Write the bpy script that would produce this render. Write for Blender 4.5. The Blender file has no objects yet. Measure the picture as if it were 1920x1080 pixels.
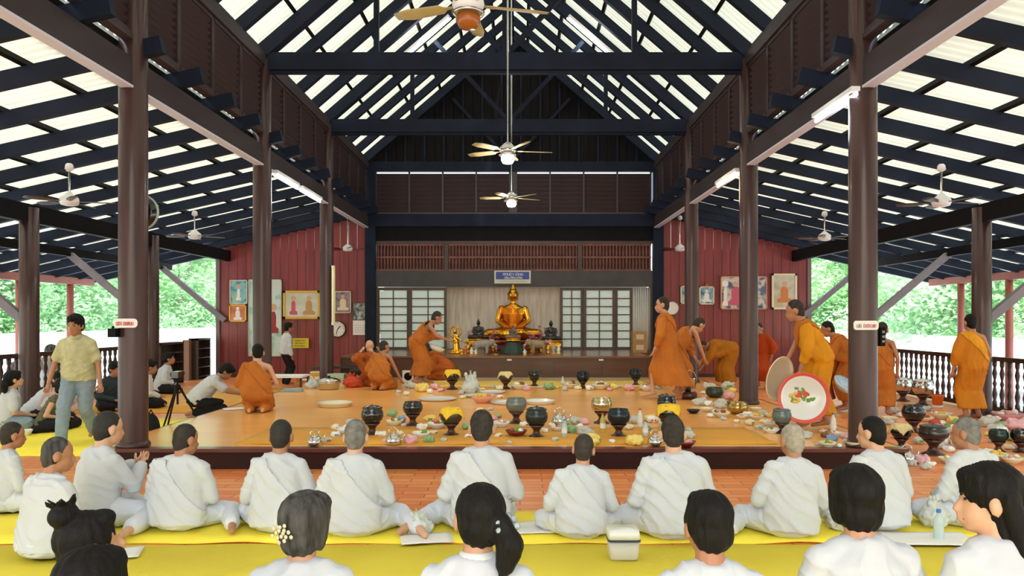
import bpy, bmesh, math, random
from mathutils import Vector, Matrix, noise as mnoise
random.seed(7)
C = bpy.context.scene.collection
PI = math.pi

# ------------------------------------------------------------------ camera, world, sun, exposure
FPX = 1428.6          # focal length in pixels of the 1920 px wide frame
CAMZ = 1.56
cam_d = bpy.data.cameras.new('camera'); cam = bpy.data.objects.new('camera', cam_d); C.objects.link(cam)
cam.location = (0, 0, CAMZ); cam.rotation_euler = (PI/2, 0, 0)
cam_d.sensor_width = 36; cam_d.lens = 36*FPX/1920
cam_d.shift_x = (960-975)/1920; cam_d.shift_y = -(540-597)/1920
cam_d.clip_start = 0.05; cam_d.clip_end = 400
bpy.context.scene.camera = cam
W = bpy.data.worlds.new('World'); bpy.context.scene.world = W; W.use_nodes = True
_n = W.node_tree.nodes; _l = W.node_tree.links
_sky = _n.new('ShaderNodeTexSky'); _sky.sky_type = 'NISHITA'; _sky.sun_disc = False
_sky.sun_elevation = math.radians(58); _sky.sun_rotation = math.radians(200); _sky.dust_density = 3.0; _sky.air_density = 1.6
_bg = _n['Background']; _l.new(_sky.outputs[0], _bg.inputs[0]); _bg.inputs[1].default_value = 0.75
sun_d = bpy.data.lights.new('sun', 'SUN'); sun_d.energy = 5.2; sun_d.angle = math.radians(2); sun_d.color = (1, .985, .96)
sun = bpy.data.objects.new('sun', sun_d); C.objects.link(sun); sun.rotation_euler = (math.radians(28), math.radians(8), 0)
vs = bpy.context.scene.view_settings
bpy.context.scene.display_settings.display_device = 'sRGB'
vs.view_transform = 'Standard'; vs.look = 'None'; vs.gamma = 1; vs.use_curve_mapping = False
vs.exposure = 0.1

# ------------------------------------------------------------------ placing
U = 4/FPX
def at(px, D, z):
    'world point for image column px at depth D (in 4 m bays) and height z'
    return Vector(((px-975)*D*U, 4*D, z))
def onfloor(px, py, z=0.0):
    'point on the level z seen at pixel (px, py)'
    D = (CAMZ-z)/U/(py-597)
    return at(px, D, z)
PLZ = 0.216           # top of the raised platform
XC = -0.23            # centre line of the hall
def sm(d): return d*4*1.0/FPX*1.0
# ------------------------------------------------------------------ materials
MATS = {}
def srgb(r, g, b):
    f = lambda c: (c/255/12.92) if c/255 <= .04045 else ((c/255+.055)/1.055)**2.4
    return (f(r), f(g), f(b))
def mat(key, col, rough=.6, metal=0.0, var=0.0, scale=8.0, stretch=(1,1,1), bump=0.0, bscale=None, coat=0.0, col2=None, emit=None, spec=.5, transl=None, wave=None, trans=0.0, alpha=1.0):
    if key in MATS: return MATS[key]
    m = bpy.data.materials.new(key); m.use_nodes = True; MATS[key] = m
    nt = m.node_tree; N = nt.nodes; L = nt.links; b = N['Principled BSDF']
    b.inputs['Base Color'].default_value = (*col, 1); b.inputs['Roughness'].default_value = rough
    b.inputs['Metallic'].default_value = metal; b.inputs['Specular IOR Level'].default_value = spec
    if coat: b.inputs['Coat Weight'].default_value = coat; b.inputs['Coat Roughness'].default_value = .12
    if trans: b.inputs['Transmission Weight'].default_value = trans
    if alpha < 1: b.inputs['Alpha'].default_value = alpha
    if emit: b.inputs['Emission Color'].default_value = (*emit[0], 1); b.inputs['Emission Strength'].default_value = emit[1]
    if var or bump or col2:
        tc = N.new('ShaderNodeTexCoord'); mp = N.new('ShaderNodeMapping'); mp.inputs['Scale'].default_value = stretch
        L.new(tc.outputs['Object'], mp.inputs[0])
        nz = N.new('ShaderNodeTexNoise'); nz.inputs['Scale'].default_value = scale; nz.inputs['Detail'].default_value = 5
        L.new(mp.outputs[0], nz.inputs[0])
        if var or col2:
            rp = N.new('ShaderNodeValToRGB'); c2 = col2 or tuple(min(1, c*(1+var)) for c in col)
            c1 = col if col2 else tuple(c*(1-var) for c in col)
            rp.color_ramp.elements[0].color = (*c1, 1); rp.color_ramp.elements[1].color = (*c2, 1)
            rp.color_ramp.elements[0].position = .32; rp.color_ramp.elements[1].position = .68
            L.new(nz.outputs[0], rp.inputs[0]); L.new(rp.outputs[0], b.inputs['Base Color'])
        if bump:
            bn = N.new('ShaderNodeBump'); bn.inputs['Strength'].default_value = bump; bn.inputs['Distance'].default_value = .02
            if bscale:
                n2 = N.new('ShaderNodeTexNoise'); n2.inputs['Scale'].default_value = bscale; L.new(mp.outputs[0], n2.inputs[0]); L.new(n2.outputs[0], bn.inputs['Height'])
            else: L.new(nz.outputs[0], bn.inputs['Height'])
            L.new(bn.outputs[0], b.inputs['Normal'])
    if transl:
        t = N.new('ShaderNodeBsdfTranslucent'); t.inputs[0].default_value = (*transl[0], 1)
        mx = N.new('ShaderNodeMixShader'); mx.inputs[0].default_value = transl[1]
        L.new(b.outputs[0], mx.inputs[1]); L.new(t.outputs[0], mx.inputs[2]); L.new(mx.outputs[0], N['Material Output'].inputs[0])
        if var:
            L.new(rp.outputs[0], t.inputs[0])
    return m
def M_floor():
    'terracotta-coloured printed strip floor: brick pattern of short strips'
    m = bpy.data.materials.new('strip_floor'); m.use_nodes = True; N = m.node_tree.nodes; L = m.node_tree.links; b = N['Principled BSDF']
    tc = N.new('ShaderNodeTexCoord'); br = N.new('ShaderNodeTexBrick'); br.inputs['Scale'].default_value = 1
    br.inputs['Brick Width'].default_value = .42; br.inputs['Row Height'].default_value = .13; br.inputs['Mortar Size'].default_value = .006
    br.inputs['Color1'].default_value = (*srgb(236,132,72),1); br.inputs['Color2'].default_value = (*srgb(250,166,98),1); br.inputs['Mortar'].default_value = (*srgb(186,102,62),1)
    L.new(tc.outputs['Object'], br.inputs[0])
    nz = N.new('ShaderNodeTexNoise'); nz.inputs['Scale'].default_value = .9; L.new(tc.outputs['Object'], nz.inputs[0])
    mx = N.new('ShaderNodeMixRGB'); mx.blend_type = 'MULTIPLY'; mx.inputs[0].default_value = .15
    L.new(br.outputs[0], mx.inputs[1]); L.new(nz.outputs[0], mx.inputs[2]); L.new(mx.outputs[0], b.inputs['Base Color'])
    b.inputs['Roughness'].default_value = .38; return m
def M_platform():
    m = bpy.data.materials.new('polished_platform'); m.use_nodes = True; N = m.node_tree.nodes; L = m.node_tree.links; b = N['Principled BSDF']
    tc = N.new('ShaderNodeTexCoord'); mp = N.new('ShaderNodeMapping'); mp.inputs['Scale'].default_value = (.35, .8, 1); L.new(tc.outputs['Object'], mp.inputs[0])
    nz = N.new('ShaderNodeTexNoise'); nz.inputs['Scale'].default_value = 2.2; nz.inputs['Detail'].default_value = 6; L.new(mp.outputs[0], nz.inputs[0])
    rp = N.new('ShaderNodeValToRGB'); rp.color_ramp.elements[0].color = (*srgb(240,166,84),1); rp.color_ramp.elements[1].color = (*srgb(248,186,106),1)
    rp.color_ramp.elements[0].position = .3; rp.color_ramp.elements[1].position = .7
    L.new(nz.outputs[0], rp.inputs[0]); L.new(rp.outputs[0], b.inputs['Base Color'])
    b.inputs['Roughness'].default_value = .26; b.inputs['Coat Weight'].default_value = .25; b.inputs['Coat Roughness'].default_value = .2
    n2 = N.new('ShaderNodeTexNoise'); n2.inputs['Scale'].default_value = 3; L.new(tc.outputs['Object'], n2.inputs[0])
    bp = N.new('ShaderNodeBump'); bp.inputs['Strength'].default_value = .12; bp.inputs['Distance'].default_value = .02; L.new(n2.outputs[0], bp.inputs['Height']); L.new(bp.outputs[0], b.inputs['Normal'])
    return m
def M_picture(key, base, spots, scale=3.0):
    'flat printed picture: voronoi patches of the given colours'
    m = bpy.data.materials.new(key); m.use_nodes = True; N = m.node_tree.nodes; L = m.node_tree.links; b = N['Principled BSDF']
    tc = N.new('ShaderNodeTexCoord'); nz = N.new('ShaderNodeTexNoise'); nz.inputs['Scale'].default_value = scale; nz.inputs['Detail'].default_value = 3
    L.new(tc.outputs['Object'], nz.inputs[0]); rp = N.new('ShaderNodeValToRGB'); rp.color_ramp.interpolation = 'EASE'
    cols = [base]+spots; e = rp.color_ramp.elements
    e[0].color = (*cols[0], 1); e[0].position = .36; e[1].color = (*cols[-1], 1); e[1].position = .64
    for i, c in enumerate(cols[1:-1]):
        k = e.new(.36+.28*(i+1)/(len(cols)-1)); k.color = (*c, 1)
    L.new(nz.outputs[0], rp.inputs[0]); L.new(rp.outputs[0], b.inputs['Base Color']); b.inputs['Roughness'].default_value = .35
    return m

navy   = mat('navy_paint', srgb(26,34,50), .6, spec=.12, var=.25, scale=5, stretch=(.4,.4,.4))
black  = mat('black_paint', srgb(16,17,19), .65, spec=.12, var=.2, scale=6)
colm   = mat('column_lacquer', srgb(64,42,41), .34, var=.28, scale=2.2, stretch=(6,6,.35), bump=.12, coat=.12, spec=.4)
brownp = mat('louvre_brown', srgb(60,49,52), .55, spec=.2, var=.18, scale=4, stretch=(.6,.6,6))
girdm  = mat('girder_brown', srgb(54,47,49), .55, spec=.2, var=.15, scale=3, stretch=(.3,.3,2))
redw   = mat('red_board', srgb(126,48,48), .42, var=.22, scale=2.0, stretch=(6,6,.5), coat=.15)
redpost= mat('red_post', srgb(150,78,66), .5, var=.12, scale=3)
darkw  = mat('dark_wood', srgb(58,40,34), .4, var=.25, scale=3, stretch=(.6,.6,4))
lipm   = mat('platform_edge', srgb(86,36,28), .3, var=.3, scale=1.5, stretch=(1,1,3), coat=.3)
daism  = mat('dais_veneer', srgb(78,42,20), .45, var=.2, scale=2, stretch=(.5,.5,5), coat=.2)
latt   = mat('lattice_red', srgb(112,66,54), .5, var=.3, scale=5)
alcm   = mat('alcove_board', srgb(224,216,202), .45, var=.16, scale=3, stretch=(5,5,.6))
dframe = mat('door_frame', srgb(70,54,40), .45, var=.2, scale=4)
sheetm = mat('translucent_sheet', srgb(196,192,168), .5, var=.12, scale=1.1, stretch=(.3,3.5,1), transl=((.44,.435,.36), .46))
panem  = mat('frosted_pane', srgb(228,240,234), .4, transl=((.85,.9,.86), .3))
whitec = mat('white_cotton', srgb(197,200,206), .85, spec=.2, var=.03, scale=3, bump=.12, bscale=30)
whitet = mat('white_trouser', srgb(208,211,220), .85, spec=.2, var=.04, scale=4, bump=.12, bscale=26)
sabai  = mat('white_shawl', srgb(202,205,211), .85, spec=.2, var=.03, scale=3, bump=.10, bscale=36)
skin   = mat('skin_tan', srgb(192,142,110), .5, var=.06, scale=5)
skin2  = mat('skin_brown', srgb(170,118,88), .5, var=.06, scale=5)
skin3  = mat('skin_light', srgb(208,160,130), .5, var=.05, scale=5)
hairb  = mat('hair_black', srgb(20,18,17), .6, spec=.18, var=.4, scale=20, stretch=(3,3,.6), bump=.25, bscale=60)
hairs  = mat('hair_stubble', srgb(58,53,49), .85, spec=.15, var=.3, scale=26, bump=.2, bscale=90)
hairg  = mat('hair_grey', srgb(120,117,114), .85, spec=.15, var=.3, scale=20, bump=.25, bscale=80)
hairm  = mat('hair_greying', srgb(32,31,31), .65, spec=.2, col2=srgb(88,86,84), scale=9, stretch=(3,3,.5), bump=.3, bscale=60)
robeO  = mat('robe_orange', srgb(182,106,42), .8, var=.14, scale=4, bump=.15, bscale=22, spec=.2)
robeB  = mat('robe_brown_orange', srgb(166,86,34), .8, var=.16, scale=4, bump=.15, bscale=22, spec=.2)
robeY  = mat('robe_saffron', srgb(214,146,40), .8, var=.12, scale=4, bump=.15, bscale=22, spec=.2)
goldm  = mat('gold_leaf', srgb(226,162,52), .22, metal=1.0, var=.15, scale=5)
goldr  = mat('gilded_robe', srgb(206,120,30), .26, metal=.9, var=.12, scale=5)
blackg = mat('black_gloss', srgb(18,18,18), .12, coat=.5)
greyb  = mat('grey_enamel', srgb(108,114,108), .3, metal=.3, var=.12, scale=8)
steel  = mat('polished_steel', srgb(200,200,196), .16, metal=1.0)
brass  = mat('brass', srgb(176,150,92), .22, metal=1.0)
standm = mat('bowl_stand_wood', srgb(60,26,18), .35, coat=.2)
cloth_y= mat('yellow_cloth', srgb(238,196,58), .8, spec=.2)
cloth_c= mat('cream_cloth', srgb(226,206,150), .8, spec=.2)
enam   = mat('cream_enamel', srgb(222,214,182), .25, coat=.3)
whiteg = mat('white_enamel', srgb(226,226,222), .25, coat=.3)
plastic= mat('clear_plastic_bag', srgb(226,230,228), .3, transl=((.85,.88,.86), .4))
matY   = mat('yellow_mat', srgb(252,230,76), .75, var=.05, scale=2, spec=.2, bump=.06, bscale=50)
matO   = mat('ochre_mat', srgb(214,152,54), .6, var=.08, scale=2, spec=.3)
leafm  = mat('leaf_green', srgb(176,212,164), .5, var=.3, scale=.6, transl=((.66,.82,.55), .5))
barkm  = mat('bark', srgb(150,136,120), .8, var=.2, scale=6)
concrete = mat('pale_concrete', srgb(206,202,194), .85, var=.08, scale=.6)
roofw  = mat('white_metal_roof', srgb(236,238,240), .5)
paper  = mat('white_paper', srgb(232,230,226), .7)
denim  = mat('pale_denim', srgb(128,146,160), .85, var=.1, scale=8)
blackc = mat('black_cloth', srgb(28,28,30), .85, spec=.2)
tubem  = mat('lit_tube', (1,1,1), .5, emit=((.93,.97,1), 9))
tubew  = mat('lit_tube_warm', (1,.9,.7), .5, emit=((1,.74,.42), 9))
bulbm  = mat('lit_globe', (1,1,1), .5, emit=((1,.98,.92), 7))
whitep = mat('white_plastic', srgb(222,224,226), .4)
bladew = mat('fan_blade_pale', srgb(172,164,120), .5, var=.1, scale=6)
bladed = mat('fan_blade_dark', srgb(70,60,54), .5)
chromem= mat('chrome', srgb(190,190,188), .2, metal=1)

# ------------------------------------------------------------------ mesh helpers
class MB:
    def __init__(s): s.v = []; s.f = []; s.smooth = False
    def add(s, v, f):
        o = len(s.v); s.v += [tuple(p) for p in v]; s.f += [tuple(i+o for i in q) for q in f]; return s
    def box(s, x0, x1, y0, y1, z0, z1):
        return s.add([(x0,y0,z0),(x1,y0,z0),(x1,y1,z0),(x0,y1,z0),(x0,y0,z1),(x1,y0,z1),(x1,y1,z1),(x0,y1,z1)],
                     [(3,2,1,0),(4,5,6,7),(0,1,5,4),(1,2,6,5),(2,3,7,6),(3,0,4,7)])
    def beam(s, a, b, w, h, up=(0,0,1)):
        'rectangular bar between two points, w across, h along up'
        a, b = Vector(a), Vector(b); d = (b-a).normalized(); u = Vector(up); sd = d.cross(u).normalized(); u = sd.cross(d)
        vs_ = []
        for p in (a, b):
            for i, j in ((-1,-1),(1,-1),(1,1),(-1,1)): vs_.append(p+sd*i*w/2+u*j*h/2)
        return s.add(vs_, [(0,1,2,3),(7,6,5,4),(0,4,5,1),(1,5,6,2),(2,6,7,3),(3,7,4,0)])
    def cap(s, a, b, r0, r1=None, n=10, side=None, flat=1.0, rings=3):
        'tapered capsule; cross-section r along side and r*flat across it'
        r1 = r0 if r1 is None else r1
        a, b = Vector(a), Vector(b); d = b-a; ln = d.length; d = d.normalized() if ln > 1e-6 else Vector((0,0,1))
        sv = Vector(side) if side is not None else (Vector((1,0,0)) if abs(d.x) < .8 else Vector((0,1,0)))
        sv = (sv-d*sv.dot(d)).normalized(); tv = d.cross(sv)
        prof = [(-math.cos(k*PI/2/rings), math.sin(k*PI/2/rings), 0) for k in range(rings+1)] + [(math.sin(k*PI/2/rings), math.cos(k*PI/2/rings), 1) for k in range(rings+1)]
        vs_ = []; fs = []
        for k, (ax, rr, end) in enumerate(prof):
            c = a if not end else b; r = r0 if not end else r1
            c = c + d*ax*r*(flat if flat < 1 else 1); rad = max(r*rr, 1e-4)
            for i in range(n):
                t = 2*PI*i/n; vs_.append(c+sv*math.cos(t)*rad+tv*math.sin(t)*rad*flat)
        m = len(prof)
        for k in range(m-1):
            for i in range(n):
                j = (i+1) % n; fs.append((k*n+i, k*n+j, (k+1)*n+j, (k+1)*n+i))
        fs.append(tuple(range(n-1, -1, -1))); fs.append(tuple((m-1)*n+i for i in range(n)))
        return s.add(vs_, fs)
    def ell(s, c, r, n=14, m=9, rot=None):
        c = Vector(c); vs_ = []; fs = []
        for k in range(m+1):
            ph = -PI/2+PI*k/m
            for i in range(n):
                t = 2*PI*i/n; rr = max(math.cos(ph), .02)
                p = Vector((math.cos(t)*rr*r[0], math.sin(t)*rr*r[1], math.sin(ph)*r[2]))
                if rot: p = rot @ p
                vs_.append(c+p)
        for k in range(m):
            for i in range(n):
                j = (i+1) % n; fs.append((k*n+i, k*n+j, (k+1)*n+j, (k+1)*n+i))
        fs.append(tuple(range(n-1, -1, -1))); fs.append(tuple(m*n+i for i in range(n)))
        return s.add(vs_, fs)
    def loft(s, rings, n=20, power=2.0):
        'rings: (centre, side vec, other vec) superellipses, closed both ends'
        vs_ = []; fs = []
        for c, a, b in rings:
            c, a, b = Vector(c), Vector(a), Vector(b)
            for i in range(n):
                t = 2*PI*i/n; ct, st = math.cos(t), math.sin(t); e = 2/power
                vs_.append(c+a*math.copysign(abs(ct)**e, ct)+b*math.copysign(abs(st)**e, st))
        m = len(rings)
        for k in range(m-1):
            for i in range(n):
                j = (i+1) % n; fs.append((k*n+i, k*n+j, (k+1)*n+j, (k+1)*n+i))
        fs.append(tuple(range(n-1, -1, -1))); fs.append(tuple((m-1)*n+i for i in range(n)))
        return s.add(vs_, fs)
    def lathe(s, prof, n=20, c=(0,0,0), axis='Z', caps=True):
        vs_ = []; fs = []; cx, cy, cz = c
        for r, z in prof:
            for i in range(n):
                t = 2*PI*i/n; x, y = r*math.cos(t), r*math.sin(t)
                vs_.append((cx+x, cy+y, cz+z) if axis == 'Z' else ((cx+x, cy+z, cz+y) if axis == 'Y' else (cx+z, cy+x, cz+y)))
        m = len(prof)
        for k in range(m-1):
            for i in range(n):
                j = (i+1) % n; fs.append((k*n+i, k*n+j, (k+1)*n+j, (k+1)*n+i))
        if caps and prof[0][0] > 1e-4: fs.append(tuple(range(n-1, -1, -1)))
        if caps and prof[-1][0] > 1e-4: fs.append(tuple((m-1)*n+i for i in range(n)))
        return s.add(vs_, fs)
    def tube(s, pts, r, n=6):
        for a, b in zip(pts[:-1], pts[1:]): s.cap(a, b, r, r, n=n, rings=2)
        return s
    def mesh(s, name, smooth=None):
        me = bpy.data.meshes.new(name); me.from_pydata(s.v, [], s.f); me.validate(); me.update()
        if s.smooth if smooth is None else smooth:
            me.polygons.foreach_set('use_smooth', [True]*len(me.polygons))
        return me
    def build(s, name, m, parent=None, smooth=None, loc=None):
        return obj(name, s.mesh(name, smooth), m, parent, loc)
def obj(name, me, m=None, parent=None, loc=None):
    o = bpy.data.objects.new(name, me); C.objects.link(o)
    if m is not None and me is not None and len(me.materials) == 0: me.materials.append(m)
    if parent is not None: o.parent = parent
    if loc is not None: o.location = loc
    return o
def tag(o, label, cat, group=None):
    o['label'] = label; o['category'] = cat
    if group: o['group'] = group
    return o
def struct(o): o['kind'] = 'structure'; return o
def thing(name, label, cat, loc=(0,0,0), rz=0, group=None):
    o = obj(name, None, None, None, loc); o.rotation_euler.z = rz; o.empty_display_size = .1
    return tag(o, label, cat, group)
def dup(root, loc, rz=None, label=None, group=None, scale=None):
    def cp(o, par):
        c = o.copy(); C.objects.link(c); c.parent = par
        for ch in list(o.children): cp(ch, c)
        return c
    r = cp(root, None); r.location = loc
    if rz is not None: r.rotation_euler.z = rz
    if label: r['label'] = label
    if group: r['group'] = group
    if scale: r.scale = (scale,)*3
    return r
TMP = bpy.data.scenes.new('workbench')
def remesh(mb, voxel, smooth=4, name='m'):
    me = mb.mesh('tmp'); o = bpy.data.objects.new('tmp', me); TMP.collection.objects.link(o)
    r = o.modifiers.new('r', 'REMESH'); r.mode = 'VOXEL'; r.voxel_size = voxel; r.use_smooth_shade = True
    if smooth:
        q = o.modifiers.new('s', 'SMOOTH'); q.factor = .5; q.iterations = smooth
    vl = TMP.view_layers[0]; vl.update(); dg = vl.depsgraph; ev = o.evaluated_get(dg)
    out = bpy.data.meshes.new_from_object(ev); out.name = name
    bpy.data.objects.remove(o); bpy.data.meshes.remove(me)
    out.materials.clear()
    out.polygons.foreach_set('use_smooth', [True]*len(out.polygons))
    return out
# ------------------------------------------------------------------ ground, floor, platform
CX = [XC-3.83, XC+3.83]                  # inner column lines
OX = [XC-7.5, XC+7.5]                    # outer column lines
SIDE = ['left', 'right']
g = MB().box(-90, 90, -60, 130, -1.6, -1.1).build('ground', concrete); struct(g)
fl = obj('floor', None); struct(fl)
MB().box(OX[0]-1.0, OX[1]+1.0, -7.0, 21.2, -.25, 0).build('floor_slab', M_floor(), fl)
MB().box(OX[0]-1.06, OX[1]+1.06, -7.05, 21.25, -.45, -.02).build('floor_edge', darkw, fl)
pf = obj('floor_platform', None); struct(pf)
PX0, PX1, PY0, PY1 = CX[0]-.38, CX[1]+.40, 7.86, 20.0
MB().box(PX0+.03, PX1-.03, PY0+.12, PY1, .004, PLZ).build('platform_top', M_platform(), pf)
MB().box(PX0+.02, PX1-.02, PY0+.02, PY0+.10, 0.001, PLZ-.035).build('riser', mat('riser_dark', srgb(46,18,14), .5, spec=.2, var=.2, scale=2), pf)
MB().box(PX0, PX1, PY0-.02, PY0+.12, PLZ-.035, PLZ+.002).build('nosing', lipm, pf)
for x in (PX0, PX1-.03): MB().box(x, x+.03, PY0+.1, PY1, .001, PLZ+.001).build('side_trim', lipm, pf)

# ------------------------------------------------------------------ columns
def column(x, y, z0, z1, r, m, label, base=True):
    t = thing('column', label, 'column', (x, y, z0))
    MB().lathe([(r*1.02,0),(r,.05),(r*.985,(z1-z0)*.5),(r*.95,z1-z0)], 24).build('shaft', m, t, True)
    if base: MB().lathe([(r*1.16,0),(r*1.16,.03),(r*1.04,.06)], 24).build('base_ring', m, t, True)
    return t
ds = ['front of the platform', 'middle of the platform', 'far end of the platform']
wh = ['beside the seated lay people', 'beside the aisle with the alms bowls']
for s in (0, 1):
    for i, y in enumerate((8, 12, 16)):
        column(CX[s], y, PLZ, 5.62, .145, colm, 'tall dark round timber column at the %s, %s' % (ds[i], wh[s]))
for s, i, y, d in ((0,0,12,'near the standing tripod'), (0,1,16,'beside the dark shoe rack'), (1,0,12,'beside the monk with the yellow sash'), (1,1,16,'half hidden behind a large inner column')):
    column(OX[s], y, 0, 3.3, .145, colm, 'dark round outer column under the low roof, %s' % d)
redd = [['far red outer post on the tree side by the walking man', 'second red outer post behind the walking man'], ['red outer post standing behind the saffron-robed monk', 'red outer post at the picture edge beyond the railing']]
EX = [XC-11.4, XC+11.4]
for s, ys in ((0, (17.7, 19.7)), (1, (19.3, 17.4))):
    for k, y in enumerate(ys):
        column(EX[s], y, -1.1, 2.46, .085, redpost, redd[s][k], False)
    b = MB(); b.box(EX[s]-.07, EX[s]+.07, 3, 20.7, 2.44, 2.62); tag(b.build('eave_beam', redpost), 'long red beam carried by the thin red posts, %s' % ('beyond the seated lay people' if s == 0 else 'beyond the baluster railing'), 'beam')

# ------------------------------------------------------------------ roof: rafters, purlins, translucent corrugated sheets
def sheet_mesh(length, width=1.0, waves=7):
    n = waves*6; v = []; f = []
    for i in range(n+1):
        y = -width/2+width*i/n; z = .018*math.sin(2*PI*waves*i/n)
        v += [(0, y, z), (length/2, y, z), (length, y, z)]
    for i in range(n):
        a = i*3; f += [(a, a+1, a+4, a+3), (a+1, a+2, a+5, a+4)]
    me = bpy.data.meshes.new('roof_sheet'); me.from_pydata(v, [], f); me.materials.append(sheetm)
    me.polygons.foreach_set('use_smooth', [True]*len(me.polygons)); return me
def slope(name, x0, z0, x1, z1, y0, y1, nr, npl, rw, rh, pw, ph, side, off=0):
    'one roof plane from its top edge (x0,z0) to its lower edge (x1,z1); rafters every metre'
    r = obj(name, None); struct(r)
    ln = math.hypot(x1-x0, z1-z0); ang = math.atan2(z1-z0, abs(x1-x0)); sg = 1 if x1 > x0 else -1
    me = MB().box(0, ln, -rw/2, rw/2, -rh/2, rh/2).mesh('rafter'); me.materials.append(navy)
    big = MB().box(0, ln, -rw*.85, rw*.85, -rh*.72, rh/2).mesh('rafter'); big.materials.append(navy)
    sh = sheet_mesh(ln+.12-off)
    rot = Matrix.Rotation(-ang if sg > 0 else ang, 3, 'Y')
    mtx = (Matrix.Rotation(0 if sg > 0 else PI, 3, 'Z'))
    eul = (mtx @ Matrix.Rotation(-ang, 3, 'Y')).to_euler()
    nrm = mtx @ Matrix.Rotation(-ang, 3, 'Y') @ Vector((0,0,1))
    top = Vector((x0, 0, z0)); dirv = (Vector((x1, 0, z1))-top).normalized()
    y = y0
    while y <= y1+.01:
        o = obj('rafter', big if (round(y) % 4 == 0 and rh > .15 and 'nave' in name) else me, None, r); o.location = top+Vector((0,y,0)); o.rotation_euler = eul
        if y < y1-.5:
            o = obj('roof_sheet', sh, None, r); o.location = top+dirv*off+nrm*(rh/2+ph+.022)+Vector((0,y+.5,0)); o.rotation_euler = eul
        y += 1.0
    hl = (y1-y0)/2+.3; pm = MB().box(-pw/2, pw/2, -hl, hl, 0, ph).mesh('purlin'); pm.materials.append(black)
    for k in range(npl):
        t = (k+.5)/npl
        o = obj('purlin', pm, None, r); o.location = top.lerp(Vector((x1,0,z1)), t)+nrm*rh/2+Vector((0,(y0+y1)/2,0)); o.rotation_euler = eul
    return r
YF, YB = -6.0, 21.0  # roof extended unseen behind the camera, to keep direct sun off the interior
RZ = 5.66+3.83*.86
for s, sg in ((0,-1), (1,1)):
    slope('ceiling_nave_'+SIDE[s], XC, RZ+.1, XC+sg*4.3, RZ+.1-4.3*.86, YF, YB, 0, 6, .11, .175, .06, .06, s)
    # aisle rafters pass under the louvres as short stubs and run out over the eave
    xs, xe = XC+sg*3.52, XC+sg*11.95; zf = lambda x: 4.36-.225*(abs(x-XC)-3.83)
    slope('ceiling_aisle_'+SIDE[s], xs, zf(xs), xe, zf(xe), YF, YB, 0, 9, .10, .175, .065, .06, s, .42)
tr = struct(MB().beam((XC, YF-.3, RZ+.12), (XC, YB+.3, RZ+.12), .16, .26).build('trim_1', navy))
n_ = 2
for s, sg in ((0,-1), (1,1)):
    for (x, z0, z1, w, m) in ((CX[s], 3.97, 4.26, .11, girdm), (CX[s], 5.52, 5.73, .16, girdm), (OX[s], 3.07, 3.35, .13, black), (XC+sg*9.22, 2.86, 3.03, .10, black)):
        struct(MB().box(x-w/2, x+w/2, -6.0, 20.6, z0, z1).build('trim_%d' % n_, m)); n_ += 1
    # pale edge strip along the lower edge of the big girder
    struct(MB().box(CX[s]-.065, CX[s]+.065, -6.0, 20.6, 3.945, 3.968).build('trim_%d' % n_, mat('girder_edge', srgb(196,196,214), .5))); n_ += 1
    for y in (12, 16, 20.1):
        a = Vector((XC+sg*9.22, y, 2.9)); b = Vector((OX[s]+sg*.05, y, 1.5))
        tag(MB().beam(a, b, .11, .13).build('roof_brace', mat('weathered_brace', srgb(120,112,120), .6, var=.12, scale=5)), 'slanting grey brace from the eave to the %s, %s' % ({12:'first outer column',16:'second outer column',20.1:'red wall end'}[y], ['lay people side','alms bowl side'][s]), 'brace')
# trusses
for i, y in enumerate((8, 12, 16)):
    t = obj('trim_truss', None); struct(t)
    MB().box(CX[0], CX[1], y-.07, y+.07, 5.46, 5.73).build('tie_beam', navy, t)
    MB().box(CX[0]+.1, CX[1]-.1, y-.05, y+.05, 5.41, 5.452).build('tie_soffit', navy, t)
    MB().box(XC-.05, XC+.05, y-.05, y+.05, 5.73, RZ).build('king_post', navy, t)
    for sg in (-1, 1):
        MB().box(XC+sg*2.03-.04, XC+sg*2.03+.04, y-.04, y+.04, 5.73, RZ-2.03*.86).build('hanger', navy, t)
        MB().beam((XC+sg*.05, y, 5.75), (XC+sg*1.55, y, 5.75+1.62), .06, .08).build('strut', navy, t)

# ------------------------------------------------------------------ louvred clerestory between girder and wall plate
LZ0, LZ1 = 4.50, 5.52
slat_me = MB().beam((.03, -.46, 0), (.03, .46, 0), .016, .15, up=(1,0,-1.1)).mesh('slat'); slat_me.materials.append(brownp)
for s, sg in ((0,-1), (1,1)):
    w = obj('wall_upper_'+SIDE[s], None); struct(w)
    for yb in (-4, 0, 4, 8, 12, 16):
        for k in range(4):
            yc = yb+.5+k*1.0
            p = MB()
            for dy in (-.48, .48): p.box(CX[s]-.035, CX[s]+.035, yc+dy-.022, yc+dy+.022, LZ0, LZ1)
            for z in (LZ0, LZ1-.05): p.box(CX[s]-.045, CX[s]+.045, yc-.46, yc+.46, z, z+.05)
            p.box(CX[s]-sg*-.034-.004, CX[s]-sg*-.034+.004, yc-.46, yc+.46, LZ0, LZ1)
            pan = p.build('louvre_panel', brownp, w)
            if yb >= 4:
                nsl = 10
                for j in range(nsl):
                    o = obj('slat', slat_me, None, pan); o.location = (CX[s], yc, LZ0+.07+(j+.4)*(LZ1-LZ0-.12)/nsl)
                    if s == 0: o.rotation_euler.z = PI
        # rail under the louvres
        struct(MB().box(CX[s]-.06, CX[s]+.06, yb, yb+4, 4.45, 4.50).build('trim_%d' % n_, brownp)); n_ += 1

# ------------------------------------------------------------------ end wall
BY = 20.2
def bx(px): return (px-975)*5.05*U
def bz(py): return CAMZ+(597-py)*5.05*U
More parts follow.
